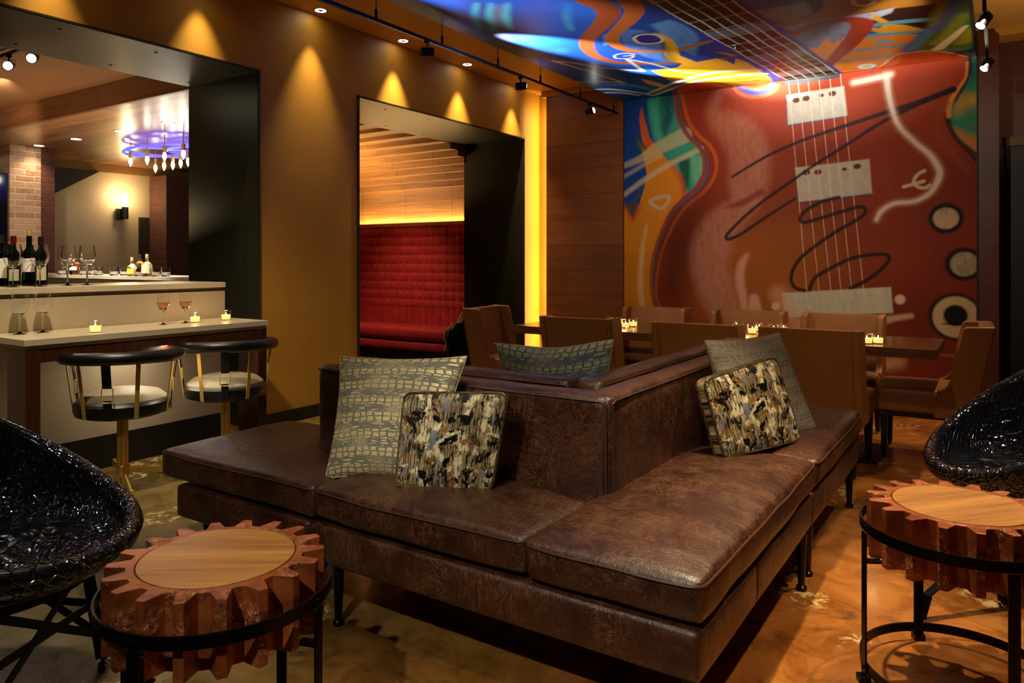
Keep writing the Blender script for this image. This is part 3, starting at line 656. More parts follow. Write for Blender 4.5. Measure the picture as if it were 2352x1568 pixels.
def paint_ceil(cv):
    n = cv.noise(2.2, 21); n2 = cv.noise(9, 22, 1, .5)
    A = np.array(srgb('#0b1a5c')); B = np.array(srgb('#1450a8')); cv.c[:] = A*(1-n[:, None])+B*n[:, None]
    m = np.where(n2 > .62)[0]; cv.blend(m, (n2[m]-.62)*1.6, '#3a78c0')
    cv.poly([(100, 0), (330, 60), (620, 140), (560, 330), (330, 290), (150, 200)], '#2a2438', Z5, .12, .75)
    cv.stroke([(330, 60), (300, 280), (440, 400)], [.1, .12, .2], '#5a5a64', Z5, .06, .6)
    for x in (150, 260, 390, 860):
        cv.stroke([(x, 30), (x-15, 130), (x+20, 230)], [.02, .05, .03], '#3aa0a0', Z5, .03, .5)
    cv.poly([(560, -200), (1100, -200), (1300, 130), (950, 140), (700, 60)], '#1a58b4', Z5, .1, .7, tex=3)
    cv.poly([(1180, 90), (1450, 20), (1500, -200), (1150, -200)], '#2c5cae', Z5, .05, .7, tex=4)
    cv.poly([(1480, 190), (1640, 150), (1800, 200), (1870, 300), (1840, 430), (1760, 400), (1640, 370), (1560, 250)], '#4f7fae', Z5, .02, .95, tex=5)
    cv.poly([(1250, 260), (1330, 225), (1440, 235), (1560, 300), (1600, 470), (1450, 440), (1300, 380)], '#48689c', Z5, .02, .95, tex=6)
    cv.poly([(1130, 270), (1200, 250), (1180, 330), (1140, 350)], '#5a86b4', Z5, .02, .8)
    O1 = '#8e3c16'; O2 = '#a9541e'
    cv.stroke([(800, -300), (900, -120), (1010, 0), (1120, 40), (1168, 95), (1150, 150), (1080, 225), (1015, 290), (1000, 350), (1040, 415), (1150, 465), (1300, 488), (1600, 490), (1900, 478), (2150, 430)], [.16]*4+[.17, .16, .14, .13, .12, .10, .08, .07, .05, .05, .05], O1, Z5, .008)
    cv.stroke([(1150, -250), (1250, -80), (1330, 20), (1370, 80), (1330, 150), (1240, 235), (1195, 290), (1230, 350), (1330, 388), (1480, 398), (1700, 385), (1830, 350), (1960, 318)], [.14]*5+[.12, .11, .10, .08, .07, .07, .07, .06], O2, Z5, .008)
    cv.poly([(1510, 252), (1580, 262), (1650, 300), (1700, 360), (1720, 430), (1850, 480), (2000, 450), (2080, 470), (2140, 500), (2150, 450), (2240, 480), (2420, 600), (2500, 760), (2150, 700), (1850, 640), (1640, 620), (1500, 545), (1700, 520), (1740, 490), (1640, 470), (1600, 420), (1610, 330)], '#d6901a', Z5, .008)
    cv.poly([(1520, 255), (1600, 330), (1700, 470), (1600, 480), (1590, 360)], '#6a5a20', Z5, .03, .8)
    cv.poly([(1425, 610), (1500, 625), (1620, 660), (1560, 670), (1460, 645)], '#e0a020', Z5, .01, .95)
    cv.poly([(1990, 400), (2060, 405), (2180, 430), (2100, 430)], '#b07a20', Z5, .01, .9)
    cv.disc((1472, 300), .115, '#16206c', Z5, .01, 1, 1.5)
    cv.stroke([(1362, 296), (1400, 272), (1480, 264), (1550, 275), (1588, 305), (1560, 328), (1480, 338), (1400, 330)], .03, '#c9ac92', Z5, .006, .95, closed=True)
    S = '#b59c7c'
    for P_ in ([(740, 470), (900, 485), (1100, 520), (1440, 550), (1310, 458), (1500, 490), (1700, 550), (1880, 570)], [(740, 470), (1000, 545), (1180, 605), (1290, 640), (1100, 628), (950, 635)]):
        cv.stroke(P_, .035, S, Z5, .008, .9, smooth=False)
    cv.stroke([(1370, 420), (1300, 410), (1220, 425), (1230, 450), (1330, 450), (1360, 430), (1290, 432)], .022, S, Z5, .006, .85)
    cv.stroke([(1060, 690), (1200, 690), (1400, 715), (1500, 735)], [.05, .06, .05, .04], '#a8c8cc', Z5, .01, .9)
    cv.stroke([(1040, 720), (1250, 715), (1400, 735)], [.05, .05, .04], '#d8e0dc', Z5, .012, .8)
    cv.stroke([(1150, 650), (1350, 660), (1500, 690), (1650, 690)], [.04, .06, .06, .05], '#3a9ab8', Z5, .02, .7)
    for P_ in ([(1480, 720), (1680, 640), (1980, 560), (2330, 540)], [(1520, 735), (1800, 640), (2100, 590), (2380, 570)]):
        cv.stroke(P_, [.04, .06, .07, .05], '#f0e2b8', Z5, .02, .75)
    # cello shoulder that runs up from the wall
    cv.poly([(1692, 745), (1690, 690), (1780, 650), (1900, 637), (2040, 650), (2120, 672), (2160, 690), (2160, 740)], '#c24e1c', Z5, .006)
    cv.stroke([(1680, 745), (1680, 690), (1770, 652), (1900, 632), (2040, 645), (2120, 668), (2200, 690)], .025, '#8e2c16', Z5, .005)
    cv.stroke([(1715, 740), (1720, 700), (1790, 668), (1900, 655), (2040, 662), (2130, 690)], .02, '#c98a5a', Z5, .005)
    cv.stroke([(2090, 672), (2200, 690), (2320, 670), (2420, 640)], .03, '#c06a28', Z5, .006)
    for P_ in ([(2150, 615), (2220, 610), (2285, 598)], [(2200, 633), (2270, 628), (2330, 616)]):
        cv.stroke(P_, .014, '#1a1408', Z5, .004)
    # ---- right of the neck
    cv.poly([(-60, -260), (640, -260), (640, 0), (600, 115), (420, 190), (300, 215), (150, 130), (0, 40)], '#2f5fae', Z2, .03, .9, tex=7)
    cv.poly([(150, 90), (400, 40), (620, 0), (600, 110), (420, 180), (260, 170)], '#8a94a8', Z2, .02, .95, tex=8)
    cv.poly([(540, 0), (640, -80), (700, 60), (610, 110)], '#0e1230', Z2, .02, .9)
    cv.poly([(640, -260), (1900, -260), (1750, 0), (1620, 40), (1050, 110), (600, 175), (300, 222), (330, 190), (600, 120), (700, 60)], '#8c5c1e', Z2, .015)
    cv.stroke([(930, 0), (960, 40), (1050, 44), (1110, 5), (1000, -20)], .03, '#d0a884', Z2, .006, .95)
    cv.poly([(1100, 90), (1650, 30), (1650, 180), (1560, 245), (1100, 210)], '#23100a', Z2, .012)
    cv.poly([(330, 225), (600, 175), (1050, 110), (1280, 62), (1250, 110), (1060, 175), (800, 175), (600, 190), (470, 260)], '#9aa2b4', Z2, .01, .95, tex=9)
    cv.poly([(430, 300), (600, 210), (800, 175), (960, 170), (960, 250), (880, 340), (800, 360), (700, 420), (600, 400)], '#6c7690', Z2, .02, .95, tex=5)
    cv.poly([(850, 310), (1000, 290), (1550, 280), (1480, 350), (1350, 440), (1240, 490), (1180, 550), (830, 600), (770, 560), (800, 480)], '#d07a1a', Z2, .012)
    cv.poly([(560, 390), (640, 400), (720, 310), (770, 360), (820, 330), (870, 390), (820, 520), (720, 530), (620, 460)], '#cc7c1c', Z2, .01)
    for P_, wd in (([(1000, 312), (1250, 275), (1560, 255)], .10), ([(1060, 215), (1300, 185), (1580, 160)], .09), ([(900, 425), (1150, 395), (1420, 375)], .07), ([(800, 505), (1000, 485), (1230, 468)], .055)):
        cv.stroke(P_, wd, '#4c8ea4', Z2, .01, .95)
    for P_ in ([(1090, 105), (1150, 140), (1240, 182), (1160, 190), (1100, 160)], [(1060, 218), (1150, 235), (1200, 200), (1360, 205), (1540, 245), (1350, 262), (1150, 275), (1080, 250)]):
        cv.poly(P_, '#c68a1a', Z2, .01)
    cv.stroke([(415, 300), (600, 212), (790, 168), (940, 165), (1010, 195), (985, 270), (900, 370), (820, 450), (745, 520)], [.08, .09, .10, .12, .16, .16, .15, .13, .10], '#8c2a12', Z2, .008)
    for c_, r_ in (((1190, 345), .07), ((1115, 440), .035)): cv.disc(c_, r_, '#7a8a94', Z2, .01, .9, 1.1)
    cv.disc((1050, 550), .075, '#c8e4e8', Z2, .012, .95, 1.3); cv.disc((1050, 550), .035, '#d8b860', Z2, .01, .95, 1.3)
    cv.stroke([(1550, 275), (1500, 330), (1400, 410)], [.12, .14, .14], '#1c46a0', Z2, .03, .95)
    cv.stroke([(1640, 200), (1560, 290), (1450, 400)], [.10, .12, .12], '#3c86a0', Z2, .03, .85)
    cv.poly([(1700, -200), (1960, -200), (1990, 500), (1850, 440), (1450, 425), (1600, 280), (1650, 120)], '#3c6420', Z2, .03)
    for P_, col, wd in (([(1690, 30), (1650, 100), (1620, 200)], '#a09a28', .08), ([(1780, 0), (1740, 100), (1650, 240)], '#4a58a0', .10), ([(1850, 120), (1740, 260), (1620, 360)], '#8c9a30', .09), ([(1930, 250), (1850, 350)], '#98901e', .12), ([(1940, 400), (1500, 420)], '#1f8a68', .07), ([(1930, 440), (1750, 425)], '#1f3f9c', .05)):
        cv.stroke(P_, wd, col, Z2, .03, .8, tex=6)
    cv.stroke([(1870, 215), (1760, 310), (1640, 405)], [.04, .07, .09], '#ded4ae', Z2, .012, .9)
    # cutaway on the right
    cv.poly([(830, 640), (830, 600), (1000, 582), (1120, 570), (1190, 535), (1240, 490), (1320, 450), (1450, 430), (1600, 425), (1720, 435), (1840, 462), (1925, 490), (1925, 540)], '#cc501e', Z2, .006)
    cv.stroke([(820, 598), (1000, 580), (1120, 568), (1190, 533), (1240, 490), (1320, 450), (1450, 428), (1600, 423), (1720, 433), (1840, 460), (1920, 488)], .018, '#e8c070', Z2, .005)
    cv.stroke([(1320, 470), (1290, 520), (1200, 560)], .03, '#dd8030', Z2, .015, .8)
    # fretboard: edges run along the wall's depth axis
    L0 = to_ceil((1475.6, 0)); L1 = to_ceil((1797, 184)); R0 = to_ceil((1693, 0)); R1 = to_ceil((1929, 166))
    def side(P, Q, y): t = (y-P[1])/(Q[1]-P[1]); return P[0]+t*(Q[0]-P[0])
    xl = side(L0, L1, cv.b); xr = side(R0, R1, cv.b)
    u = (cv.a-xl)/(xr-xl); inside = (u > 0) & (u < 1); idx = np.where(inside)[0]
    cv.blend(idx, np.full(len(idx), 1.), '#1b0f09')
    d = MY-cv.b; y = .05; k = 0
    while y < 9:
        sp_ = .135+.012*k; 
        if k in (1, 5, 9, 13, 17, 21): 
            m = np.where(inside & (d > y+.03) & (d < y+sp_-.03))[0]; cv.blend(m, np.full(len(m), .85), '#5c6c7c')
        y += sp_; k += 1
    y = .05; k = 0
    while y < 9:
        m = np.abs(d-y); A = np.clip(1.4-m/.008, 0, 1)*inside; i2 = np.where(A > 0)[0]; cv.blend(i2, A[i2]*.85, '#c9a878'); y += .135+.012*k; k += 1
    for q in range(6):
        uu = .06+q*.88/5; wob = .004*np.sin(cv.b*9+q); m = np.abs(cv.a+wob-(xl+(xr-xl)*uu)); A = np.clip(1.5-m/.006, 0, 1); i2 = np.where((A > 0))[0]; cv.blend(i2, A[i2]*.9, '#e2d2b6')
    for xe in (xl, xr):
        m = np.abs(cv.a-xe); A = np.clip(1.6-m/.014, 0, 1); i2 = np.where(A > 0)[0]; cv.blend(i2, A[i2]*.9, '#20309c')

def paintmat(name, rough, coat):
    t = NT(name); t.b.inputs['Specular IOR Level'].default_value = .12; at = t.new('ShaderNodeVertexColor', layer_name='paint'); n = t.noise(t.coord(), 26, 5, .7); n2 = t.noise(t.coord(), 3, 4)
    c = t.mix(t.ramp(n, [(.3, .28), (.7, 0)]), at.outputs[0], t.mix(1., at.outputs[0], (.5, .5, .5), 'MULTIPLY'))
    t.set(Base_Color=c, Roughness=rough); t.b.inputs['Coat Weight'].default_value = coat; t.b.inputs['Coat Roughness'].default_value = .2
    t.bump(n, .15, .004); return t.m
def gridmesh(name, A, B, pos, fn, conv, mat, parent, flip):
    a, b = np.meshgrid(A, B); a = a.ravel(); b = b.ravel(); cv = Canvas(a, b, conv); fn(cv)
    na, nb = len(A), len(B); co = np.empty((len(a), 3)); pos(a, b, co)
    i = (np.arange(nb-1)[:, None]*na+np.arange(na-1)).ravel()
    q = np.stack([i, i+1, i+na+1, i+na], 1)
    if flip: q = q[:, ::-1]
    me = bpy.data.meshes.new(name); me.vertices.add(len(a)); me.vertices.foreach_set('co', co.ravel())
    me.loops.add(q.size); me.loops.foreach_set('vertex_index', q.ravel().astype(np.int32))
    me.polygons.add(len(q)); me.polygons.foreach_set('loop_start', (np.arange(len(q))*4).astype(np.int32))
    me.update(calc_edges=True)
    ca = me.color_attributes.new('paint', 'FLOAT_COLOR', 'POINT')
    ca.data.foreach_set('color', np.hstack([np.clip(cv.c, 0, 1), np.ones((len(a), 1))]).ravel().astype(np.float32))
    me.materials.append(mat); o = bpy.data.objects.new(name, me); C.objects.link(o); o.parent = parent; return o
mw = thing('painted_wall_mural', 'tall wall mural of a red guitar body with strings, behind the dining table', 'mural', (0, MY, 0))
MB().box(MX0, MX1, .003, .045, 0, 3.02).build('panel', BLACKP, mw, smooth=False)
def pw(a, b, co): co[:, 0] = a; co[:, 1] = 0; co[:, 2] = b
gridmesh('painted_surface', np.arange(MX0, MX1+.001, .0058), np.concatenate([np.arange(0, .45, .03), np.arange(.45, 3.021, .0058)]), pw, paint_wall, to_wall, paintmat('mural_wall_paint', .6, .0), mw, False)
mc = thing('painted_ceiling_mural', 'blue ceiling mural with orange curves and a strung guitar neck, above the dining area', 'mural', (0, 0, MZ))
MB().box(MX0-.006, MX1+.006, -1.2, MY+.04, .003, .05).build('panel', BLACKP, mc, smooth=False)
def pc(a, b, co): co[:, 0] = a; co[:, 1] = b; co[:, 2] = 0
gridmesh('painted_surface', np.arange(MX0, MX1+.001, .0085), np.concatenate([np.arange(-1.2, 3.3, .05), np.arange(3.3, 5.2, .012), np.arange(5.2, MY+.001, .0085)]), pc, paint_ceil, to_ceil, paintmat('mural_ceiling_paint', .42, .03), mc, True)

# ================================================================== SECTIONAL SOFAS
def sofa_leg(par, x, y, top=.22):
    MB().lathe([(.014, .0), (.020, .004), (.020, .014), (.012, .02), (.013, .03), (.022, top)], 14, (x, y, 0)).build('leg', BLKG, par)
def cushion(par, x0, x1, y0, y1, z0=.368, z1=.478, crown=.035, seed=0., n=22, wob=.007):
    c = MB().pad(x0, x1, y0, y1, z0, z1, .022, crown, n, wob, seed, .012).build('seat_cushion', LEA, par, ang=80)
    e = .004
    def rim(z, s): # seam cord around the top edge
        P = []; r = .03
        for cx_, cy_, a0 in ((x1-r, y1-r, 0), (x0+r, y1-r, PI/2), (x0+r, y0+r, PI), (x1-r, y0+r, 1.5*PI)):
            for k in range(5):
                a = a0+PI/2*k/4; P.append(Vector((cx_+(r+e)*math.cos(a), cy_+(r+e)*math.sin(a), z)))
        out = []
        for i in range(len(P)):
            a, b = P[i], P[(i+1) % len(P)]; m = max(1, int((b-a).length/.06))
            for k in range(m):
                q = a.lerp(b, k/m); u = (q.x-x0)/(x1-x0)*2-1; v = (q.y-y0)/(y1-y0)*2-1
                g = .010*max(0, 1-min(abs(u), abs(v))**2)
                nn = (Vector((u*abs(u)**6, v*abs(v)**6, 0))); nn = nn.normalized() if nn.length > .01 else nn
                nv = mnoise.noise_vector(Vector(((q.x-(x0+x1)/2)*5+seed, (q.y-(y0+y1)/2)*5, .25)))*wob
                out.append(q+nn*g+nv)
        return out
    MB().tube(rim(z1-.012, 0), .0035, 6, closed=True).build('piping', LEADK, c)
    return c
sf = thing('sectional_sofa', 'large brown leather sectional sofa with open corner, nearest the camera', 'sofa', (-1.8, 1.95, 0))
SO = Vector((-1.8, 1.95, 0))
def loc_(*v): return [v[0]-SO.x, v[1]-SO.x, v[2]-SO.y, v[3]-SO.y]
def spad(par, name, x0, x1, y0, y1, z0, z1, r, crown, axis='z', n=22, wob=.005, seed=0, both=False, mat=None, side=.004):
    a = (x0-SO.x, x1-SO.x, y0-SO.y, y1-SO.y)
    return MB().pad(*a, z0, z1, r, crown, n, wob, seed, side, axis, both).build(name, mat or LEA, par, ang=80)
# bases (three modules bolted together)
spad(sf, 'base', -2.82, -2.022, 1.765, 2.29, .22, .352, .018, .001, wob=.001)
spad(sf, 'base', -2.018, -.615, 1.765, 2.29, .22, .352, .018, .001, wob=.001, n=40)
spad(sf, 'base', -1.12, -.615, 2.28, 3.068, .22, .352, .018, .001, wob=.001, n=30)
spad(sf, 'base', -1.12, -.612, 3.073, 4.22, .22, .352, .018, .001, wob=.001, n=30)
spad(sf, 'base', -2.82, -2.46, 2.285, 2.41, .22, .352, .018, .001, wob=.001, n=10)
L = loc_
cushion(sf, *L(-2.93, -2.004, 1.77, 2.44), crown=.035, seed=3)
cushion(sf, *L(-1.998, -1.128, 1.77, 2.20), crown=.035, seed=9, wob=.009)
cushion(sf, *L(-1.122, -.611, 1.765, 3.095), crown=.045, seed=14, n=36, wob=.007)
cushion(sf, *L(-1.10, -.604, 3.105, 4.25), crown=.035, seed=21, n=30)
def back(par, x0, x1, y0, y1, z1, ax, seed, z0=.34):
    b = spad(par, 'backrest', x0, x1, y0, y1, z0, z1, .028, .010, ax, 34, .007, seed, True, side=.004)
    return b
b1 = back(sf, -2.44, -1.075, 2.18, 2.30, .822, 'y', 31)
b2 = back(sf, -1.18, -1.06, 2.195, 4.22, .822, 'x', 41)
def cord(par, pts, r=.0035, mat=None): return MB().tube([Vector(p)-SO for p in pts], r, 6).build('piping', mat or LEADK, par)
cord(b1, [(-2.43, 2.177, .806), (-1.09, 2.177, .806), (-1.076, 2.182, .80), (-1.073, 2.182, .50)])
cord(b2, [(-1.056, 2.20, .50), (-1.056, 2.20, .80), (-1.056, 2.22, .808), (-1.056, 4.20, .808)])
for x, y in ((-2.74, 1.86), (-1.926, 1.815), (-.66, 1.82), (-.637, 2.99), (-.645, 3.14), (-.645, 4.13), (-2.74, 2.33), (-1.07, 4.13), (-1.07, 3.0), (-1.9, 2.25)):
    sofa_leg(sf, x-SO.x, y-SO.y)
sr = thing('sectional_sofa', 'brown leather sectional sofa behind the nearest one, only its back tops showing', 'sofa', (-1.8, 3.0, 0))
SO = Vector((-1.8, 3.0, 0)); L = loc_
spad(sr, 'base', -2.46, -1.22, 2.50, 3.05, .22, .352, .018, .001)
spad(sr, 'base', -1.80, -1.22, 3.06, 4.25, .22, .352, .018, .001)
cushion(sr, *L(-2.44, -1.80, 2.53, 3.06), seed=5); cushion(sr, *L(-1.79, -1.34, 2.54, 4.25), seed=6)
b1 = back(sr, -2.44, -1.335, 2.40, 2.52, .822, 'y', 51); b2 = back(sr, -1.31, -1.20, 2.40, 4.24, .832, 'x', 61)
cord(b1, [(-2.43, 2.397, .806), (-1.35, 2.397, .806), (-1.332, 2.40, .80), (-1.332, 2.40, .5)]); cord(b2, [(-1.196, 2.42, .816), (-1.196, 4.2, .816)])
cord(b2, [(-1.30, 2.397, .815), (-1.30, 2.397, .5)])
for x, y in ((-2.4, 3.0), (-2.4, 2.55), (-1.28, 2.55), (-1.75, 4.2), (-1.28, 4.2)): sofa_leg(sr, x-SO.x, y-SO.y)

# ================================================================== CUSHIONS
def pebble(name, base, gold, flip=False, gcol='#b89a62'):
    t = NT(name); tc = t.new('ShaderNodeTexCoord'); sp = t.new('ShaderNodeSeparateXYZ', i_Vector=tc.outputs['UV'])
    nz = t.new('ShaderNodeTexNoise', i_Vector=tc.outputs['UV'], i_Scale=9., i_Detail=3.)
    def vor(sx, sy, rnd=.75):
        cb = t.new('ShaderNodeCombineXYZ', i_X=t.math('MULTIPLY', sp.outputs[0], sx), i_Y=t.math('MULTIPLY', sp.outputs[1], sy))
        vv = t.new('ShaderNodeVectorMath', operation='MULTIPLY_ADD'); t.l.new(nz.outputs[1], vv.inputs[0]); vv.inputs[1].default_value = (.7, .7, 0); t.l.new(cb.outputs[0], vv.inputs[2])
        return t.new('ShaderNodeTexVoronoi', feature='DISTANCE_TO_EDGE', i_Vector=vv.outputs[0], i_Scale=1., i_Randomness=rnd).outputs[0]
    big = t.ramp(vor(15, 26, .28), [(.10, 0), (.16, 1)]); fin = t.ramp(vor(11, 56, .8), [(.16, 0), (.24, 1)])
    saw = t.math('FRACT', t.math('MULTIPLY', sp.outputs[1], 7.5)); band = t.ramp(saw, [(.48, 0), (.52, 1)])
    m = t.mix(band, big, fin)
    wear = t.ramp(t.new('ShaderNodeTexNoise', i_Vector=tc.outputs['UV'], i_Scale=150., i_Detail=2.).outputs[0], [(.42, 0), (.5, 1)])
    wf = t.ramp(t.new('ShaderNodeTexNoise', i_Vector=tc.outputs['UV'], i_Scale=3.2, i_Detail=2.).outputs[0], [(.48, 0), (.62, .85)])
    m = t.mix(wf, m, t.math('MULTIPLY', m, wear)); m2 = t.mix(wf, m, wear)
    m = t.mix(.5, m, m2)
    t.set(Base_Color=t.mix(m, srgb(base), srgb(gcol)), Roughness=t.mix(m, (.75,)*3, (.34,)*3), Metallic=t.math('MULTIPLY', m, gold))
    t.bump(m, .35, .004); return t.m
def bark():
    t = NT('metallic_bark_jacquard'); tc = t.new('ShaderNodeTexCoord')
    def nz(sx, sy, sc_, d=5, dist=.5, seed=0):
        mp = t.new('ShaderNodeMapping', i_Vector=tc.outputs['UV'], i_Scale=(sx, sy, 1), i_Location=(seed, seed*.7, 0)); return t.noise(mp.outputs[0], sc_, d, .6, dist)
    n1 = nz(1, .8, 5.5, 5, .4); n2 = nz(1, .8, 6.5, 5, .4, 5); st = nz(9, 1, 5, 6, 1.2, 2); st2 = nz(12, 1, 6, 4, 1., 8)
    c = t.mix(t.ramp(st, [(.46, 0), (.54, 1)]), srgb('#221b12'), srgb('#a8946c'))
    c = t.mix(t.ramp(n1, [(.50, 0), (.55, 1)]), c, t.mix(t.ramp(st2, [(.40, 0), (.50, 1)]), srgb('#6a5838'), srgb('#f4e6bc')))
    c = t.mix(t.ramp(n2, [(.545, 0), (.575, 1)]), c, srgb('#070606'))
    c = t.mix(t.ramp(nz(1, .7, 8, 3, .3, 11), [(.60, 0), (.64, .9)]), c, srgb('#7c7f8c'))
    c = t.mix(t.ramp(nz(1, .9, 8, 3, .3, 17), [(.58, 0), (.62, .9)]), c, srgb('#8c5a2c'))
    t.set(Base_Color=c, Roughness=.42, Metallic=.2); t.bump(t.math('ADD', st, t.math('MULTIPLY', n1, .5)), .8, .006); return t.m
def pillow(name, label, BL, BR, TR, TL, th, mat, mode='knife', dent=.0, pin=.05, group=None, n=34, back_n=None):
    BL, BR, TR, TL = map(Vector, (BL, BR, TR, TL)); O = (BL+BR)/2
    nrm = ((BR-BL).cross(TL-BL)).normalized()
    root = thing(name, label, 'cushion', tuple(O), 0, group)
    m = MB(); m.uv = []
    def shape(u, v, s):
        if mode == 'knife':  # soft corners stick out, edges draw in
            k = 1-pin*(1-v*v)*abs(u)**2; k2 = 1-pin*(1-u*u)*abs(v)**2; uu, vv = u*k, v*k2
            hgt = th*((1-u*u)**.5*(1-v*v)**.5)**.9
        else:                # box pillow with rounded corners
            rr = .16; uu, vv = u, v; au, av = abs(u), abs(v)
            if au > 1-rr and av > 1-rr:
                dx, dy = (au-1+rr)/rr, (av-1+rr)/rr; mx = max(dx, dy); L_ = math.hypot(dx, dy); f = mx/L_ if L_ > 0 else 1
                uu = math.copysign(1-rr+dx*f*rr, u); vv = math.copysign(1-rr+dy*f*rr, v)
            hgt = th*(.42+.58*((1-u**2)*(1-v**2))**.4)
        a = (uu+1)/2; b = (vv+1)/2
        p = BL*(1-a)*(1-b)+BR*a*(1-b)+TR*a*b+TL*(1-a)*b
        q = mnoise.noise(Vector((u*2.3, v*2.3, s*3+th*40)))*.010+mnoise.noise(Vector((u*6, v*6, s+th*30)))*.004
        e = (1-u**4)*(1-v**4)
        d = dent*math.exp(-((u/.6)**2+((v-1)/.6)**2)); p = p+(BL-TL).normalized()*d
        return p+nrm*s*(hgt+q*e)-O
    for s in (1, -1):
        base = len(m.v)
        for j in range(n+1):
            for i in range(n+1):
                u = math.sin((i/n*2-1)*PI/2*.999)/math.sin(PI/2*.999); v = math.sin((j/n*2-1)*PI/2*.999)/math.sin(PI/2*.999)
                m.v.append(tuple(shape(u, v, s))); m.uv.append(((u+1)/2, (v+1)/2))
        for j in range(n):
            for i in range(n):
                a = base+j*(n+1)+i; q = (a, a+1, a+n+2, a+n+1); m.f.append(q if s > 0 else tuple(reversed(q)))
    if mode != 'knife':  # boxed border
        ring = [(i, 0) for i in range(n)]+[(n, j) for j in range(n)]+[(n-i, n) for i in range(n)]+[(0, n-j) for j in range(n)]
        ix = [j*(n+1)+i for i, j in ring]; off = (n+1)**2
        for k in range(len(ix)):
            a, b = ix[k], ix[(k+1) % len(ix)]; m.f.append((b, a, a+off, b+off))
    cov = m.build('cover', mat, root, ang=70)
    if mode != 'knife':
        for s in (1, -1):
            P = []
            for k in range(80):
                t = k/80*4; sd = int(t); f = t-sd; f = f*2-1
                u, v = ((f, -1), (1, f), (-f, 1), (-1, -f))[sd]; P.append(shape(u, v, s)+nrm*s*.002)
            MB().tube(P, .0055, 8, closed=True).build('piping', PIPM, root)
    else:
        P = [shape(*((f, -1), (1, f), (-f, 1), (-1, -f))[sd], 1) for sd in range(4) for f in [(-1+2*k/16) for k in range(16)]]
        MB().tube(P, .003, 6, closed=True).build('seam', mat, root)
    return root
PIPM = plain('bark_piping', srgb('#5c4c34'), .35, .4, .9, 60)
PEB1 = pebble('gold_pebble_jacquard', '#78766a', .3, gcol='#ead59c'); PEB2 = pebble('blue_grey_pebble_jacquard', '#5e6e7c', .3, gcol='#d4cca8')
PEB3 = pebble('silver_grey_pebble_jacquard', '#86807a', .3, gcol='#94805c'); BARK = bark()
pillow('throw_pillow', 'large gold and grey pebble-patterned pillow at left on the sofa', (-2.045, 1.865, .478), (-1.66, 2.03, .485), (-1.60, 2.13, .925), (-2.215, 2.10, .885), .075, PEB1, pin=.07)
pillow('throw_pillow', 'small square bark-patterned pillow in front of the large gold pillow', (-1.715, 1.885, .50), (-1.42, 2.03, .50), (-1.352, 2.03, .83), (-1.745, 1.965, .80), .045, BARK, 'box')
pillow('throw_pillow', 'blue-grey pebble-patterned pillow behind the sofa backs', (-1.80, 2.86, .47), (-1.36, 2.74, .47), (-1.285, 2.68, .955), (-1.865, 2.68, .905), .08, PEB2, pin=.06, dent=.02)
pillow('throw_pillow', 'grey pebble-patterned pillow leaning on the right backrest', (-.93, 3.02, .49), (-.70, 3.62, .485), (-.93, 3.86, .905), (-1.00, 2.93, .945), .06, PEB3, pin=.06)
pillow('throw_pillow', 'small square bark-patterned pillow in front of the grey pillow at right', (-.90, 2.82, .505), (-.725, 3.30, .505), (-.835, 3.33, .845), (-.975, 2.80, .80), .045, BARK, 'box')

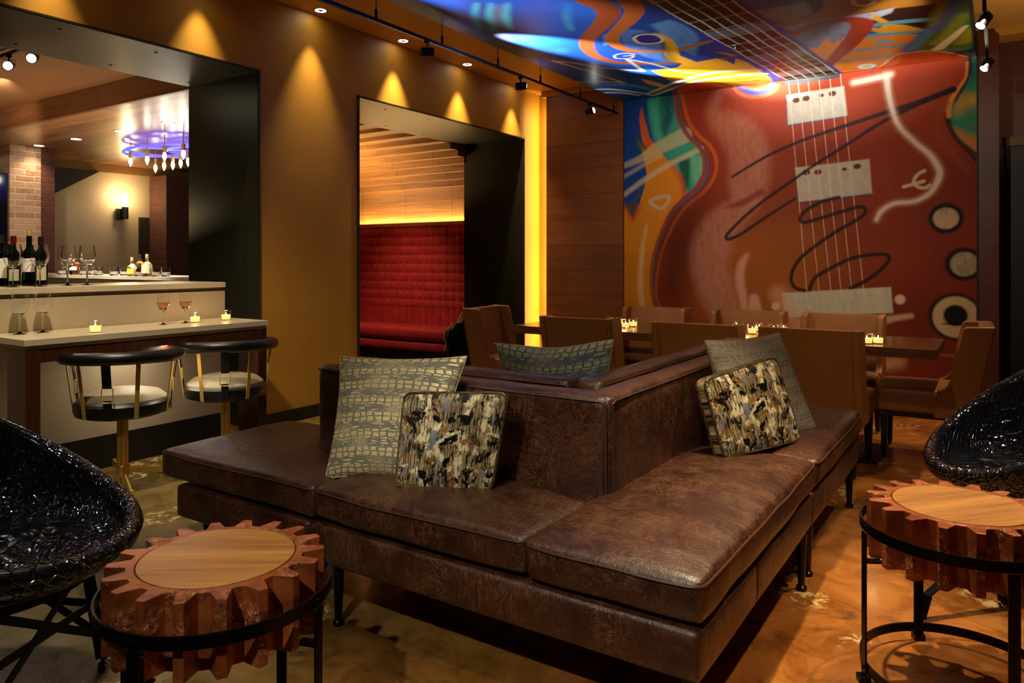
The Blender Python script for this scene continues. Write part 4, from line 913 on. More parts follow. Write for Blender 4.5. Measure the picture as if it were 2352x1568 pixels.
# ================================================================== GEAR SIDE TABLES
def gear_poly(nt=18, ro=.268, rr=.217, a0=0.):
    P = []
    for k in range(nt):
        a = a0+2*PI*k/nt; st = 2*PI/nt
        P += [((rr)*math.cos(a-st*.33), rr*math.sin(a-st*.33)), (ro*math.cos(a-st*.125), ro*math.sin(a-st*.125)),
              (ro*math.cos(a+st*.125), ro*math.sin(a+st*.125)), (rr*math.cos(a+st*.33), rr*math.sin(a+st*.33))]
    return P
def gear_table(loc, label, a0, legs, grain):
    t = thing('gear_side_table', label, 'side table', loc, 0, 'gear-shaped side tables')
    P = gear_poly(a0=a0); n = len(P); m = MB()
    ri = .1955; q = [(ri*math.cos(math.atan2(y, x)), ri*math.sin(math.atan2(y, x))) for x, y in P]
    zt, zb = .543, .370; t.scale = (.944, .944, 1); b = len(m.v)
    for z, pl in ((zb, P), (zt, P), (zt, q), (zt-.012, q)): m.v += [(x, y, z) for x, y in pl]
    for i in range(n):
        j = (i+1) % n
        m.f += [(i, j, n+j, n+i), (n+i, n+j, 2*n+j, 2*n+i), (2*n+i, 2*n+j, 3*n+j, 3*n+i)]
    m.v.append((0, 0, zb)); c0 = len(m.v)-1
    m.f += [(c0, (i+1) % n, i) for i in range(n)]; m.v.append((0, 0, zt-.012)); c1 = len(m.v)-1; m.f += [(c1, 3*n+i, 3*n+(i+1) % n) for i in range(n)]
    m.build('gear_body', COPPER, t, bevel=.0022, smooth=False)
    w_ = MB().lathe([(.0, 0), (.192, 0), (.1925, .0115), (.1915, .0125), (.0, .0125)], 96, (0, 0, zt-.0118)).build('wood_top', OAKTOP, t)
    w_.rotation_euler = (0, 0, grain)
    def ring(z, h, r, name):
        k = MB(); k.lathe([(r, z-h/2), (r+.006, z-h/2), (r+.006, z+h/2), (r, z+h/2), (r, z-h/2)], 96)
        k.f = [f for f in k.f if len(f) == 4]; return k.build(name, BLKM, t)
    ring(.466, .030, .283, 'upper_band'); ring(.045, .028, .283, 'lower_band')
    for a in legs:
        c, s_ = math.cos(a), math.sin(a)
        l = MB().bar((c*.2925, s_*.2925, .450), (c*.2925, s_*.2925, .0), .032, .006, up=(c, s_, 0)).build('leg', BLKM, t, bevel=.001, smooth=False)
        bb = MB().tube([(c*.279, s_*.279, .466), (c*.297, s_*.297, .466)], .006, 10).build('bolt', BLKG, l)
        MB().tube([(c*.281, s_*.281, .045), (c*.3, s_*.3, .045)], .006, 10).build('bolt', BLKG, l)
        f = MB().box(-.018, .018, -.018, .018, 0, .02).build('foot', BLKM, l, bevel=.002, smooth=False); f.location = (c*.2945, s_*.2945, 0); f.rotation_euler = (0, 0, a)
        # inner carrier lug that holds the gear
        MB().bar((c*.24, s_*.24, .364), (c*.292, s_*.292, .364), .03, .006).build('support_lug', BLKM, t, smooth=False)
    for k in range(8):
        a = legs[0]+PI/4*k+PI/8*0
        if k % 2: MB().tube([(.279*math.cos(a), .279*math.sin(a), .466), (.294*math.cos(a), .294*math.sin(a), .466)], .005, 8).build('bolt', BLKG, t)
    return t
gear_table(cr(1.817, -.724), 'copper gear-shaped side table at left, in front of the sofa', .12, [math.radians(a) for a in (-72, 18, 108, 198)], YAW)
gear_table(cr(2.2, 1.338), 'copper gear-shaped side table at right, beside the sofa end', .05, [math.radians(a) for a in (-62, 28, 118, 208)], YAW+.3)

# ================================================================== TUB CHAIRS
def tub_chair(loc, face, label, hb=.42, hf=.45, ex=1.6):
    t = thing('tub_chair', label, 'armchair', loc, face, 'black crocodile tub chairs')
    # local +X is the way the chair faces
    NA = 120; m = MB()
    def h(p): return hf+hb*((1-math.cos(p))/2)**ex       # p=0 at the front
    def R(p): return .385+.05*((1-math.cos(p))/2)
    btn = [(0, 0)]+[(.17*math.cos(2*PI*k/6), .17*math.sin(2*PI*k/6)) for k in range(6)]
    def zs(x, y):
        z = .415+.035*(1-(x*x+y*y)/.12)
        for bx, by in btn: z -= .038*math.exp(-((x-bx)**2+(y-by)**2)/.0019)
        return z
    rows = []; m.uv = []
    for k in range(15): rows.append(('seat', k/14))
    for k in range(1, 12): rows.append(('wall', k/11))
    for k in range(1, 8): rows.append(('roll', k/7))
    for k in range(1, 9): rows.append(('out', k/8))
    for kind, s in rows:
        for i in range(NA):
            p = 2*PI*i/NA; c, sn = math.cos(p), math.sin(p); hh = h(p); RR = R(p); lo = (hh-hf)/hb
            if kind == 'seat':
                r = s*.30; x, y = r*c, r*sn; z = zs(x, y)
            elif kind == 'wall':
                e = s; r0 = .30; z0 = zs(r0*c, r0*sn); zz = z0+(hh-z0)*e**1.6; r = r0+(RR-.03-r0)*(1-(1-e)**2.2)
                tf = lo*.016*math.cos(p*9)*math.sin(e*PI)**.7; 
                for bz in (.42, .78):
                    for q in range(8):
                        a_ = PI+(q-3.5)*.36+(.18 if bz > .6 else 0); dd = (p-a_)*RR
                        z_b = hf+bz*(hh-hf); tf += .03*lo*math.exp(-(dd*dd+(zz-z_b)**2)/.0012)
                x, y, z = (r+tf)*c, (r+tf)*sn, zz
            elif kind == 'roll':
                a = PI-s*PI*.95; x = (RR+.03*math.cos(a)); y = x*sn; x = x*c; z = hh+.03*math.sin(a)
            else:
                r = (RR+.028)*(1-s)+.27*s; r += .03*math.sin(s*PI); x, y = r*c, r*sn; z = hh-.01-(hh-.01-.365)*s**.8
            m.v.append((x, y, z)); m.uv.append((.5+x*.9, .5+y*.9+(z-.44)*.9*(.6 if kind != 'seat' else 0)) if kind == 'seat' else (.5+x*.9+(z-.44)*.7*c, .5+y*.9+(z-.44)*.7*sn))
    nr = len(rows)
    for j in range(nr-1):
        for i in range(NA):
            k = (i+1) % NA; m.f.append((j*NA+i, j*NA+k, (j+1)*NA+k, (j+1)*NA+i))
    m.f.append(tuple((nr-1)*NA+i for i in range(NA)))
    m.build('upholstered_shell', CROC, t, ang=85)
    for bx, by in btn: MB().lathe([(.0, -.004), (.011, -.002), (.009, .006), (0, .009)], 12, (bx, by, zs(bx, by))).build('button', CROC, t)
    # welded frame
    k = MB(); k.lathe([(.285, .345), (.291, .345), (.291, .375), (.285, .375), (.285, .345)], 72); k.f = [f for f in k.f if len(f) == 4]; k.build('seat_ring', BLKM, t)
    def lp(a, z): r = .262+.05*(1-z/.36); return (r*math.cos(a), r*math.sin(a), z)
    ang = [math.radians(a) for a in (38, 128, 218, 308)]
    for i, a in enumerate(ang):
        l = MB(); l.bar(lp(a, .36), lp(a, .02), .034, .005, up=(math.cos(a), math.sin(a), 0))
        a2 = a+.055; l.bar(lp(a2, .36), lp(a2, .02), .005, .034, up=(math.cos(a), math.sin(a), 0)); lo_ = l.build('leg', BLKM, t, smooth=False)
        x, y, _ = lp(a, 0); MB().lathe([(.018, 0), (.018, .012), (.010, .016), (.010, .024)], 16, (x, y, 0)).build('foot', CHROME, lo_)
        b_ = ang[(i+1) % 4]
        MB().bar(lp(a, .205), lp(b_, .205), .004, .024).build('stretcher', BLKM, t, smooth=False)
        MB().bar(lp(a, .105), lp(b_, .345), .004, .024).build('cross_brace', BLKM, t, smooth=False)
        MB().bar(lp(b_, .105), lp(a, .345), .004, .024).build('cross_brace', BLKM, t, smooth=False)
    return t
fc = math.atan2(RT[1], RT[0])
tub_chair(cr(2.12, -1.525), fc, 'black crocodile-textured tub chair at the left edge, beside the left gear table')
rc = cr(2.86, 2.07)
t2 = tub_chair(rc, fc+PI-.15, 'black crocodile-textured tub chair at the right edge, behind the right gear table', .52, .45, 1.15)

M2 = (Matrix.Translation(Vector(rc)) @ Matrix.Rotation(fc+PI-.15, 4, 'Z')).inverted()
kp = [M2 @ Vector(p) for p in ((.02, 3.24, .30), (-.215, 2.985, .085), (-.234, 2.96, .075), (-.234, 2.96, .012))]
m = MB(); m.bar(kp[0], kp[1], .030, .006); m.build('leg_strut', BLKM, t2, smooth=False)
m = MB(); m.bar(kp[1]+Vector((0, 0, .004)), kp[3], .030, .030, up=(1, 0, 0)); lg = m.build('leg', BLKM, t2, smooth=False)
MB().lathe([(.018, 0), (.018, .012), (0, .012)], 16, (kp[3].x, kp[3].y, 0)).build('foot', CHROME, lg)

# ================================================================== DINING SET
tb = thing('dining_table', 'long dark walnut dining table with thick top in front of the mural', 'table', (-1.8, 5.35, 0))
MB().box(-1.5, 1.495, -.37, .37, .685, .745).build('tabletop', TABLEW, tb, bevel=.003, smooth=False)
for x in (-1.0, .95):
    MB().box(x-.06, x+.06, -.05, .05, .012, .685).build('pedestal', BLKW, tb, smooth=False, bevel=.003)
    MB().box(x-.22, x+.22, -.27, .27, 0, .012).build('base_plate', BLKM, tb, smooth=False, bevel=.003)
def dining_chair():
    t = thing('dining_chair', 'x', 'chair', (0, 0, 0), 0, 'caramel leather chairs round the dining table')
    # faces +X in its own space; seat .46, back .87 raked
    W = .285
    s_ = MB().pad(-.24, .27, -W+.012, W-.012, .315, .465, .022, .012, 16, .001, 0, .004).build('seat', TAN, t, ang=70)
    rk = .11
    def bx(z): return -.235-rk*((z-.30)/.57)**1.15
    # back panel between the wings
    m = MB()
    def fb(u, v, s):
        z = .30+v*.565; y = -W+.02+u*(2*W-.04); x = bx(z)+(.045 if s > 0 else -.028); return (x+(.008*math.sin(PI*u) if s > 0 else 0), y, z)
    m.grid(lambda u, v: fb(u, v, 1), 8, 12); m.grid(lambda u, v: fb(u, v, -1), 8, 12, True)
    n0 = 9*13
    for j in range(12):
        a = j*9; m.f.append((a, a+9, n0+a+9, n0+a)); a += 8; m.f.append((a+9, a, n0+a, n0+a+9))
    for i in range(8): m.f.append((i+1, i, n0+i, n0+i+1)); a = 12*9+i; m.f.append((a, a+1, n0+a+1, n0+a))
    bp = m.build('backrest', TAN, t, ang=60)
    for s in (-1, 1):
        y0 = s*(W-.045); y1 = s*W
        prof = []
        for k in range(13):
            z = .30+.57*k/12; prof.append((bx(z)-.032, z))
        top = .872
        prof += [(bx(.87)-.02, top), (bx(.87)+.12, top-.004), (bx(.86)+.138, .855)]
        for k in range(9):
            z = .84-(.84-.56)*k/8; prof.append((bx(z)+.138, z))
        for k in range(1, 7):
            a = k/6*PI/2; prof.append((bx(.56)+.138+.07*(1-math.cos(a)), .56-.085*math.sin(a)))
        prof += [(-.05, .30)]
        wg = MB().extr([(x, z) for x, z in prof], 'y', min(y0, y1), max(y0, y1)).build('wing', TAN, t, bevel=.009, segs=3, ang=40)
        for yy in (y0, y1):
            P = [(x, yy, z) for x, z in prof[:12]]; MB().tube([(p[0]-.002, p[1], p[2]) for p in P], .0022, 6).build('piping', TAN, wg)
    MB().box(-.23, .25, -W+.03, W-.03, .285, .318).build('seat_rail', BLKW, t, smooth=False)
    for x, y in ((.225, .235), (.225, -.235), (-.24, .235), (-.24, -.235)):
        k = .0 if x > 0 else -.05
        m = MB(); n = 0
        for z, w_, dx in ((.30, .022, 0), (0.012, .014, k)):
            m.v += [(x+dx+i*w_, y+j*w_, z) for i, j in ((-1, -1), (1, -1), (1, 1), (-1, 1))]
        m.f += [(0, 1, 2, 3), (7, 6, 5, 4)]+[(i, 4+i, 4+(i+1) % 4, (i+1) % 4) for i in range(4)]
        l = m.build('leg', BLKW, t, smooth=False, bevel=.002)
        MB().lathe([(.011, 0), (.013, .012)], 10, (x+k, y, 0)).build('foot', CHROME, l)
    return t
ch = dining_chair(); first = True
def place(x, y, a, label):
    global first
    if first: ch.location = (x, y, 0); ch.rotation_euler = (0, 0, a); ch['label'] = label; first = False; return ch
    return dup(ch, (x, y, 0), a, label)
for x, a, lb in ((-2.50, PI/2+.03, 'caramel leather winged chair, back turned, left of the near row'), (-1.63, PI/2, 'caramel leather winged chair, back turned, middle of the near row'), (-.93, PI/2-.03, 'caramel leather winged chair, back turned, right of the near row beside the grey pillow')):
    place(x, 4.93, a, lb)
for x, a, lb in ((-2.47, -PI/2, 'caramel leather winged chair across the table, leftmost of the far row'), (-1.68, -PI/2, 'caramel leather winged chair across the table, middle of the far row'), (-.98, -PI/2, 'caramel leather winged chair across the table, rightmost of the far row')):
    place(x, 5.72, a, lb)
place(-3.42, 5.25, .12, 'caramel leather winged chair at the left head of the dining table')
place(-.40, 5.50, PI+.04, 'caramel leather winged chair at the right head of the dining table, seen in profile')

# ================================================================== BANQUETTE IN THE NEXT ROOM
bq = thing('tufted_banquette', 'high-backed red velvet tufted banquette seen through the narrower opening', 'banquette', (-6.6, 7.2, 0))
m = MB()
CW, RH = .115, .118
def tuft(u, v):
    x = -1.09+2.14*u; z = .40+1.33*v; gx = x/CW; row = (z-.40)/RH
    if row < 2.2:   # tall channels at the bottom
        d = abs(math.sin(PI*gx))**.5*.022
    else:
        r0 = round(row); off = .0; dx = (gx-round(gx))*CW; dz = (row-r0)*RH
        d = .024*(1-math.exp(-(dx*dx+dz*dz)/.0006))*.6+.016*(abs(math.sin(PI*gx))**.5)*(.35+.65*abs(math.sin(PI*row))**.5)
    return (x, .28-d, z)
m.grid(tuft, 190, 140)
m.box(-1.09, 1.05, .275, .30, .38, 1.735); m.build('tufted_back', VELVET, bq, ang=180)
MB().pad(-1.09, 1.03, -.20, .29, .27, .42, .05, .012, 30, .004, 3, .01).build('seat_cushion', VELVET, bq, ang=80)
MB().pad(-1.09, 1.03, -.185, .28, .14, .255, .03, .0, 24, .004, 6, .012).build('seat_base', VELVET, bq, ang=80)
MB().box(-1.09, 1.02, -.12, .25, 0, .15).build('plinth', BLACKP, bq, smooth=False)
arm = [(-.24, 0), (-.24, .18), (-.20, .26), (-.25, .34), (-.22, .42), (-.15, .44), (-.08, .50), (.02, .50), (.12, .62), (.27, .95), (.29, .95), (.29, 0)]
ar = MB().extr(arm, 'x', 1.035, 1.085).build('end_panel', BLACKP, bq, smooth=False, bevel=.004)
MB().tube([(1.03, y-.004, z) for y, z in arm[1:10]], .010, 8).build('brass_edge', BRASS, ar)

# ================================================================== BAR
def fp(px, py, z): r = ray(px, py); t = (z-H)/r[2]; return Vector((t*r[0], t*r[1], z))
def at_x(px, X): r = ray(px, 600); t = X/r[0]; return t*r[1]
def at_y(px, Y): r = ray(px, 600); t = Y/r[1]; return t*r[0]
bc = thing('bar_counter', 'pale stone-fronted bar with raised counter, in the wide opening', 'bar counter', (-4.85, 1.8, 0))
MB().box(-.27, .28, -1.28, 1.44, 1.081, 1.117).build('countertop', PALE, bc, smooth=False, bevel=.002)
MB().box(-.24, .25, -1.27, 1.43, 1.05, 1.081).build('shadow_gap', plain('brown_recess', srgb('#6a5a3c'), .5), bc, smooth=False)
MB().box(-.25, .278, -1.28, 1.435, .20, 1.056).build('front_panel', FRONTP, bc, smooth=False)
MB().box(-.24, .279, -1.28, 1.435, 0, .199).build('toe_kick', BLACKP, bc, smooth=False)
dr = thing('drink_rail', 'lower pale stone drink ledge on dark stained box legs, in front of the bar', 'ledge table', (-4.33, 2.49, 0))
MB().box(-.235, .235, -.745, .745, .835, .868).build('ledge_top', PALE, dr, smooth=False, bevel=.0015)
MB().box(-.235, .222, -.735, .732, .815, .835).build('under_top', FRONTP, dr, smooth=False)
for a, b in ((-.735, -.665), (.665, .735)):
    MB().box(.02, .225, a, b, 0, .815).build('leg', RAILW, dr, smooth=False, bevel=.002)
MB().box(.17, .222, -.665, .665, .745, .815).build('apron', RAILW, dr, smooth=False)
b2_ = thing('back_counter', 'far pale bar counter with lit glasses and bottles on it', 'bar counter', (-7.8, 4.15, 0))
MB().box(-2.2, 2.15, -.23, .3, 1.085, 1.117).build('countertop', PALE, b2_, smooth=False)
MB().box(-2.15, 2.12, -.20, .28, 0, 1.085).build('body', plain('grey_bar_side', srgb('#6f685a'), .4, .3), b2_, smooth=False)
tag(MB().lathe([(0, -.03), (.012, -.03), (.014, -.012), (.03, -.006), (.032, 0), (0, 0)], 20, fp(1690, 105, 3.019)).build('sprinkler_head', BLACKP), 'small black sprinkler head on the painted guitar neck', 'sprinkler')
# ---- glassware
def glass_thing(label, s=1., group='large empty wine glasses', wine=False, loc=(0, 0, 0)):
    t = thing('wine_glass', label, 'wine glass', loc, 0, group)
    outer = [(.034, 0), (.034, .002), (.012, .006), (.0045, .016), (.004, .09), (.008, .105), (.030, .122), (.045, .150), (.049, .175), (.046, .205), (.039, .245)]
    inner = [(.0378, .245), (.0448, .205), (.0477, .175), (.0437, .152), (.029, .1255), (.0, .112)]
    P = [(r*s, z*s) for r, z in outer+inner]; g = MB().lathe(P, 32).build('glass', GLASS, t)
    if wine:
        lv = [(.0, .1135), (.0285, .127), (.0432, .153), (.0470, .172), (.0470, .178), (.0, .178)]
        MB().lathe([(r*s, z*s) for r, z in lv], 32).build('wine', ROSE, t)
    return t
G0 = None
for px, X, s_, lb in ((30, -4.70, 1.0, 'empty wine glass on the bar in front of the red-capped bottle'), (92, -4.70, 1.0, 'empty wine glass on the bar right of the corked bottle'), (155, -4.72, 1.0, 'empty wine glass on the bar, left of the pair away from the bottles'), (200, -4.72, 1.0, 'empty wine glass on the bar, rightmost one there')):
    l = (X, at_x(px, X), 1.117)
    if G0 is None: G0 = glass_thing(lb, 1., loc=l)
    else: dup(G0, l, 0, lb)
for px, lb in ((45, 'empty wine glass on the lower ledge, at its left end'), (98, 'empty wine glass on the lower ledge, right of the other empty one')):
    dup(G0, (-4.46, at_x(px, -4.46), .868), 0, lb, 'empty wine glasses on the ledge', scale=(.92, .92, .92))
g1 = glass_thing('glass of rose wine on the ledge, left one of two', .78, 'glasses of rose wine', True, (-4.38, at_x(375, -4.38), .868))
dup(g1, (-4.38, at_x(426, -4.38), .868), 0, 'glass of rose wine on the ledge, beside a candle')
def votive(loc, label, group):
    t = thing('votive_candle', label, 'candle', loc, 0, group)
    MB().lathe([(.025, 0), (.031, .001), (.034, .064), (.0315, .064), (.0288, .006), (.0, .005)], 28).build('glass_cup', GLASS, t)
    wx = MB().lathe([(.0, .0055), (.0270, .006), (.0292, .036), (.0, .0345)], 24).build('wax', WAX, t)
    MB().lathe([(0, .036), (.003, .039), (.004, .043), (.002, .050), (0, .054)], 10).build('flame', FLAME, t)
    return t
V0 = votive((-4.22, at_x(219, -4.22), .868), 'lit votive candle on the ledge, leftmost, by itself', 'votive candles on the ledge')
dup(V0, (-4.36, at_x(448, -4.36), .868), 0, 'lit votive candle on the ledge beside a rose wine glass')
dup(V0, (-4.36, at_x(519, -4.36), .868), 0, 'lit votive candle on the ledge at its right end')
for px in (219, 448, 519):
    X = -4.22 if px == 219 else -4.36
    point((X, at_x(px, X), .868+.072), .5, (1, .6, .25), .01, 'candle_light')
TC = [(1403, 5.48, 'leftmost on the dining table, behind the chair wing'), (1420, 5.44, 'second from the left on the dining table'), (1437, 5.30, 'third from the left on the dining table'), (1455, 5.43, 'fourth from the left on the dining table'),
      (1697, 5.44, 'beside the middle near chair on the dining table'), (1728, 5.36, 'standing alone between two near chairs on the dining table'), (1690, 5.62, 'mostly hidden behind the middle near chair'), (1744, 5.56, 'left of the pair behind the right near chair'), (1777, 5.50, 'right of the pair behind the right near chair'), (1800, 5.60, 'right of centre on the dining table near the bridge painting'),
      (1937, 5.24, 'above the right near chair on the dining table'), (1991, 5.12, 'left of the last two on the dining table'), (2017, 5.16, 'rightmost on the dining table')]
for px, Y, lb in TC:
    dup(V0, (at_y(px, Y), Y, .745), random.random()*6, 'lit votive candle, '+lb, 'votive candles on the dining table')
for px, Y in ((1430, 5.42), (1712, 5.40), (2002, 5.14)):
    point((at_y(px, Y), Y, .83), 1.0, (1, .6, .25), .03, 'candle_light')
# ---- wine bottles
def bottle(loc, label, glass, cap, lab, prof, lz, top, capz, capr, group, liquid=None, name='wine_bottle', cat='bottle', rot=0):
    t = thing(name, label, cat, loc, rot, group)
    b = MB().lathe(prof, 28).build('glass_body', glass, t)
    R_ = max(r for r, z in prof)
    if lab:
        a0 = rot*0-1.25
        m = MB(); m.grid(lambda u, v: ((R_+.0008)*math.cos(-1.0+2.0*u), (R_+.0008)*math.sin(-1.0+2.0*u), lz[0]+(lz[1]-lz[0])*v), 16, 2); lo = m.build('label', lab, t)
    MB().lathe([(capr, capz), (capr+.001, capz+.002), (capr, top), (0, top)], 20).build('cap', cap, t)
    if liquid: MB().lathe([(0, .006), (R_-.004, .007), (R_-.004, liquid[1]), (0, liquid[1])], 24).build('liquid', liquid[0], t)
    return t
def wp(sh=.225, H_=.30): return [(.0, .0), (.034, .0), (.0375, .004), (.0375, .185), (.033, .205), (.018, sh), (.0145, .245), (.014, H_), (0, H_)]
toward = -.6
for px, X, cap, lab, lz, nm, corked in ((3, -4.90, plain('black_foil', (.015, .015, .018), .35), LABELW, (.05, .165), 'dark wine bottle with white label at the left picture edge', 0), (31, -5.02, REDF, LABELC, (.03, .10), 'wine bottle with red foil cap and low label', 0),
                                        (67, -4.86, CORK, LABELW, (.085, .165), 'green corked wine bottle with white label and red stroke', 1), (94, -5.0, plain('dark_screwcap', (.01, .012, .012), .3), LABELC, (.03, .13), 'dark wine bottle with cream label, right of the corked one', 0)):
    b = bottle((X, at_x(px, X), 1.117), nm, WINEG, cap, lab, wp(), lz, .302 if not corked else .335, .255 if not corked else .295, .0152 if not corked else .011, 'wine bottles on the bar', rot=toward)
    if corked:
        lb_ = [c for c in b.children if c.name.startswith('label')][0]
        MB().tube([(.0388*math.cos(a), .0388*math.sin(a), .112+.012*math.sin(a*4)+.02*a) for a in [-.7+.1*k for k in range(15)]], .0012, 5).build('red_stroke', REDI, lb_)
        cu = bpy.data.curves.new('txt', 'FONT'); cu.body = 'QUE'; cu.size = .016; cu.extrude = .0003; cu.space_character = 1.5; cu.align_x = 'CENTER'
        to = bpy.data.objects.new('txt', cu); C.objects.link(to); dg = bpy.context.evaluated_depsgraph_get(); me = bpy.data.meshes.new_from_object(to.evaluated_get(dg))
        bpy.data.objects.remove(to); o = bpy.data.objects.new('lettering', me); C.objects.link(o); me.materials.append(INK); o.parent = lb_
        for v in me.vertices:
            a = v.co.x/.0388; z = v.co.y; v.co = Vector((.0392*math.cos(a), .0392*math.sin(a), .145+z))
sp1 = [(0, 0), (.036, 0), (.038, .004), (.038, .075), (.034, .09), (.014, .105), (.012, .13), (0, .13)]
bottle((at_y(303, 4.0), 4.0, 1.117), 'short amber spirit bottle with yellow label on the far counter', GLASS, CORK, plain('yellow_label', srgb('#c8a838'), .6), [(r*1.15, z*1.15) for r, z in sp1], (.02, .075), .185, .148, .013, 'spirit bottles on the far counter', (AMBERG, .05), 'spirit_bottle', rot=-1.1)
bottle((at_y(338, 3.98), 3.98, 1.117), 'taller corked whiskey bottle with cream label on the far counter', GLASS, CORK, LABELC, [(r*1.3, z*1.35) for r, z in sp1], (.03, .11), .215, .172, .015, 'spirit bottles on the far counter', (AMBERG, .045), 'spirit_bottle', rot=-1.1)
bottle((at_y(322, 4.12), 4.12, 1.117), 'dark-capped amber bottle behind the taller whiskey bottle', AMBERG, BLACKP, None, [(r*1.2, z*1.4) for r, z in sp1], (.03, .11), .215, .175, .015, 'spirit bottles on the far counter', None, 'spirit_bottle', rot=-1.1)
bottle((at_y(172, 4.0), 4.0, 1.117), 'rose-coloured bottle with pale label on the far counter', ROSE, CORK, LABELW, [(r*1.35, z*1.3) for r, z in sp1], (.05, .09), .205, .165, .014, 'spirit bottles on the far counter', None, 'spirit_bottle', rot=-1.1)
# tumblers
tm = thing('tumbler', 'x', 'tumbler', (0, 0, 0), 0, 'clear tumblers on the far counter')
MB().lathe([(.038, 0), (.040, .002), (.042, .088), (.039, .088), (.0365, .016), (0, .014)], 24).build('glass', GLASS, tm)
MB().lathe([(0, .016), (.0355, .016), (.037, .040), (0, .040)], 20).build('glow_fill', plain('pale_glow_fill', (.8, .82, .8), .3, 0, .15, 60), tm)  # pale filling added to imitate the white glow inside the tumblers
for i, (px, Y, lb) in enumerate(((143, 3.98, 'clear tumbler at the left of the far counter'), (192, 3.98, 'clear tumbler right of the rose-coloured bottle'), (212, 4.08, 'clear tumbler half behind the one right of the rose-coloured bottle'), (226, 3.98, 'clear tumbler left of the gap on the far counter'), (262, 3.98, 'clear tumbler standing alone on the far counter'), (286, 4.05, 'clear tumbler just left of the yellow-labelled bottle'), (320, 3.97, 'clear tumbler between the two labelled bottles'), (358, 3.98, 'clear tumbler right of the whiskey bottle'), (381, 4.02, 'rightmost clear tumbler on the far counter'))):
    l = (at_y(px, Y), Y, 1.117)
    if i == 0: tm.location = l; tm['label'] = lb
    else: dup(tm, l, 0, lb)
spot((-6.6, 3.5, 2.6), (-6.9, 4.0, 1.15), 420, 50, .8, (1, .95, .85), .03); spot((-8.0, 3.5, 2.6), (-7.8, 4.0, 1.15), 420, 60, .8, (1, .95, .85), .03)  # unseen spots added to brighten the glassware on the far counter

# ================================================================== BAR STOOLS
def stool(loc, back, feet, label):
    t = thing('bar_stool', label, 'bar stool', loc, back, 'brass bar stools')   # local +X = backrest side
    MB().lathe([(0, .415), (.19, .415), (.232, .43), (.242, .455), (.240, .49), (.228, .502), (.0, .502)], 56).build('seat_shell', BLKL, t)
    MB().lathe([(.0, .50), (.226, .500), (.224, .512), (.19, .540), (.12, .556), (0, .562)], 56).build('seat_pad', TAUPE, t)
    c = MB()
    for k in range(4):
        a = k*PI/2+.5; c.tube([(.016*math.cos(a), .016*math.sin(a), .02), (.016*math.cos(a), .016*math.sin(a), .42)], .0135, 12)
    c.build('column', BRASS, t)
    MB().lathe([(.030, .07), (.033, .075), (.033, .13), (.030, .135), (0, .135)], 24).build('hub', BRASS, t)
    for k in range(4):
        a = feet-back+k*PI/2; x, y = math.cos(a), math.sin(a)
        l = MB().bar((x*.03, y*.03, .10), (x*.365, y*.365, .062), .010, .030).build('base_arm', BRASS, t, smooth=False)
        MB().tube([(x*.37, y*.37, .004), (x*.37, y*.37, .085)], .0105, 12).build('foot', BRASS, l)
        MB().tube([(x*.37, y*.37, 0), (x*.37, y*.37, .004)], .0125, 12).build('glide', BLKM, l)
    arc = [(.285*math.cos(a), .285*math.sin(a), .745+.012*math.cos(a)) for a in [math.radians(-112+224*k/32) for k in range(33)]]
    arc = [(.25*math.cos(math.radians(-118)), .25*math.sin(math.radians(-118)), .735)]+arc+[(.25*math.cos(math.radians(118)), .25*math.sin(math.radians(118)), .735)]
    rs = [.018]+[.034]*33+[.018]; r_ = MB().tube(arc, rs, 16); r_.build('back_bolster', BLKL, t, ang=80)
    for d in (-82, -32, 32, 82):
        a = math.radians(d); MB().bar((.238*math.cos(a), .238*math.sin(a), .43), (.275*math.cos(a), .275*math.sin(a), .72), .022, .005, up=(math.cos(a), math.sin(a), 0)).build('upright', BRASS, t, smooth=False)
    for d in (0, 100, -100):
        a = math.radians(d); ca, sa = math.cos(a), math.sin(a); wd = .045 if d == 0 else .022
        MB().bar((.258*ca, .258*sa, .600), (.280*ca, .280*sa, .725), wd, .005, up=(ca, sa, 0)).build('strap', BLKL, t, smooth=False); s_ = MB().bar((.2445*ca, .2445*sa, .43), (.2495*ca, .2495*sa, .535), wd*.9, .005, up=(ca, sa, 0))
        so = s_.build('strap', BLKL, t, smooth=False)
        P = []
        for k in range(24):
            b = 2*PI*k/24; w_ = (wd*.62)*math.copysign(abs(math.cos(b))**.4, math.cos(b)); z = .565+.042*math.copysign(abs(math.sin(b))**.4, math.sin(b))
            rr = .256; P.append((rr*ca-w_*sa, rr*sa+w_*ca, z))
        MB().tube(P, .0032, 6, closed=True).build('brass_buckle', BRASS, so)
    return t
stool((-4.07, 2.23, 0), math.radians(-45), math.radians(-22), 'brass and black leather bar stool, nearer one, at the drink ledge')
stool((-4.05, 2.87, 0), math.radians(-36), math.radians(-22), 'brass and black leather bar stool, farther one, at the right end of the ledge')

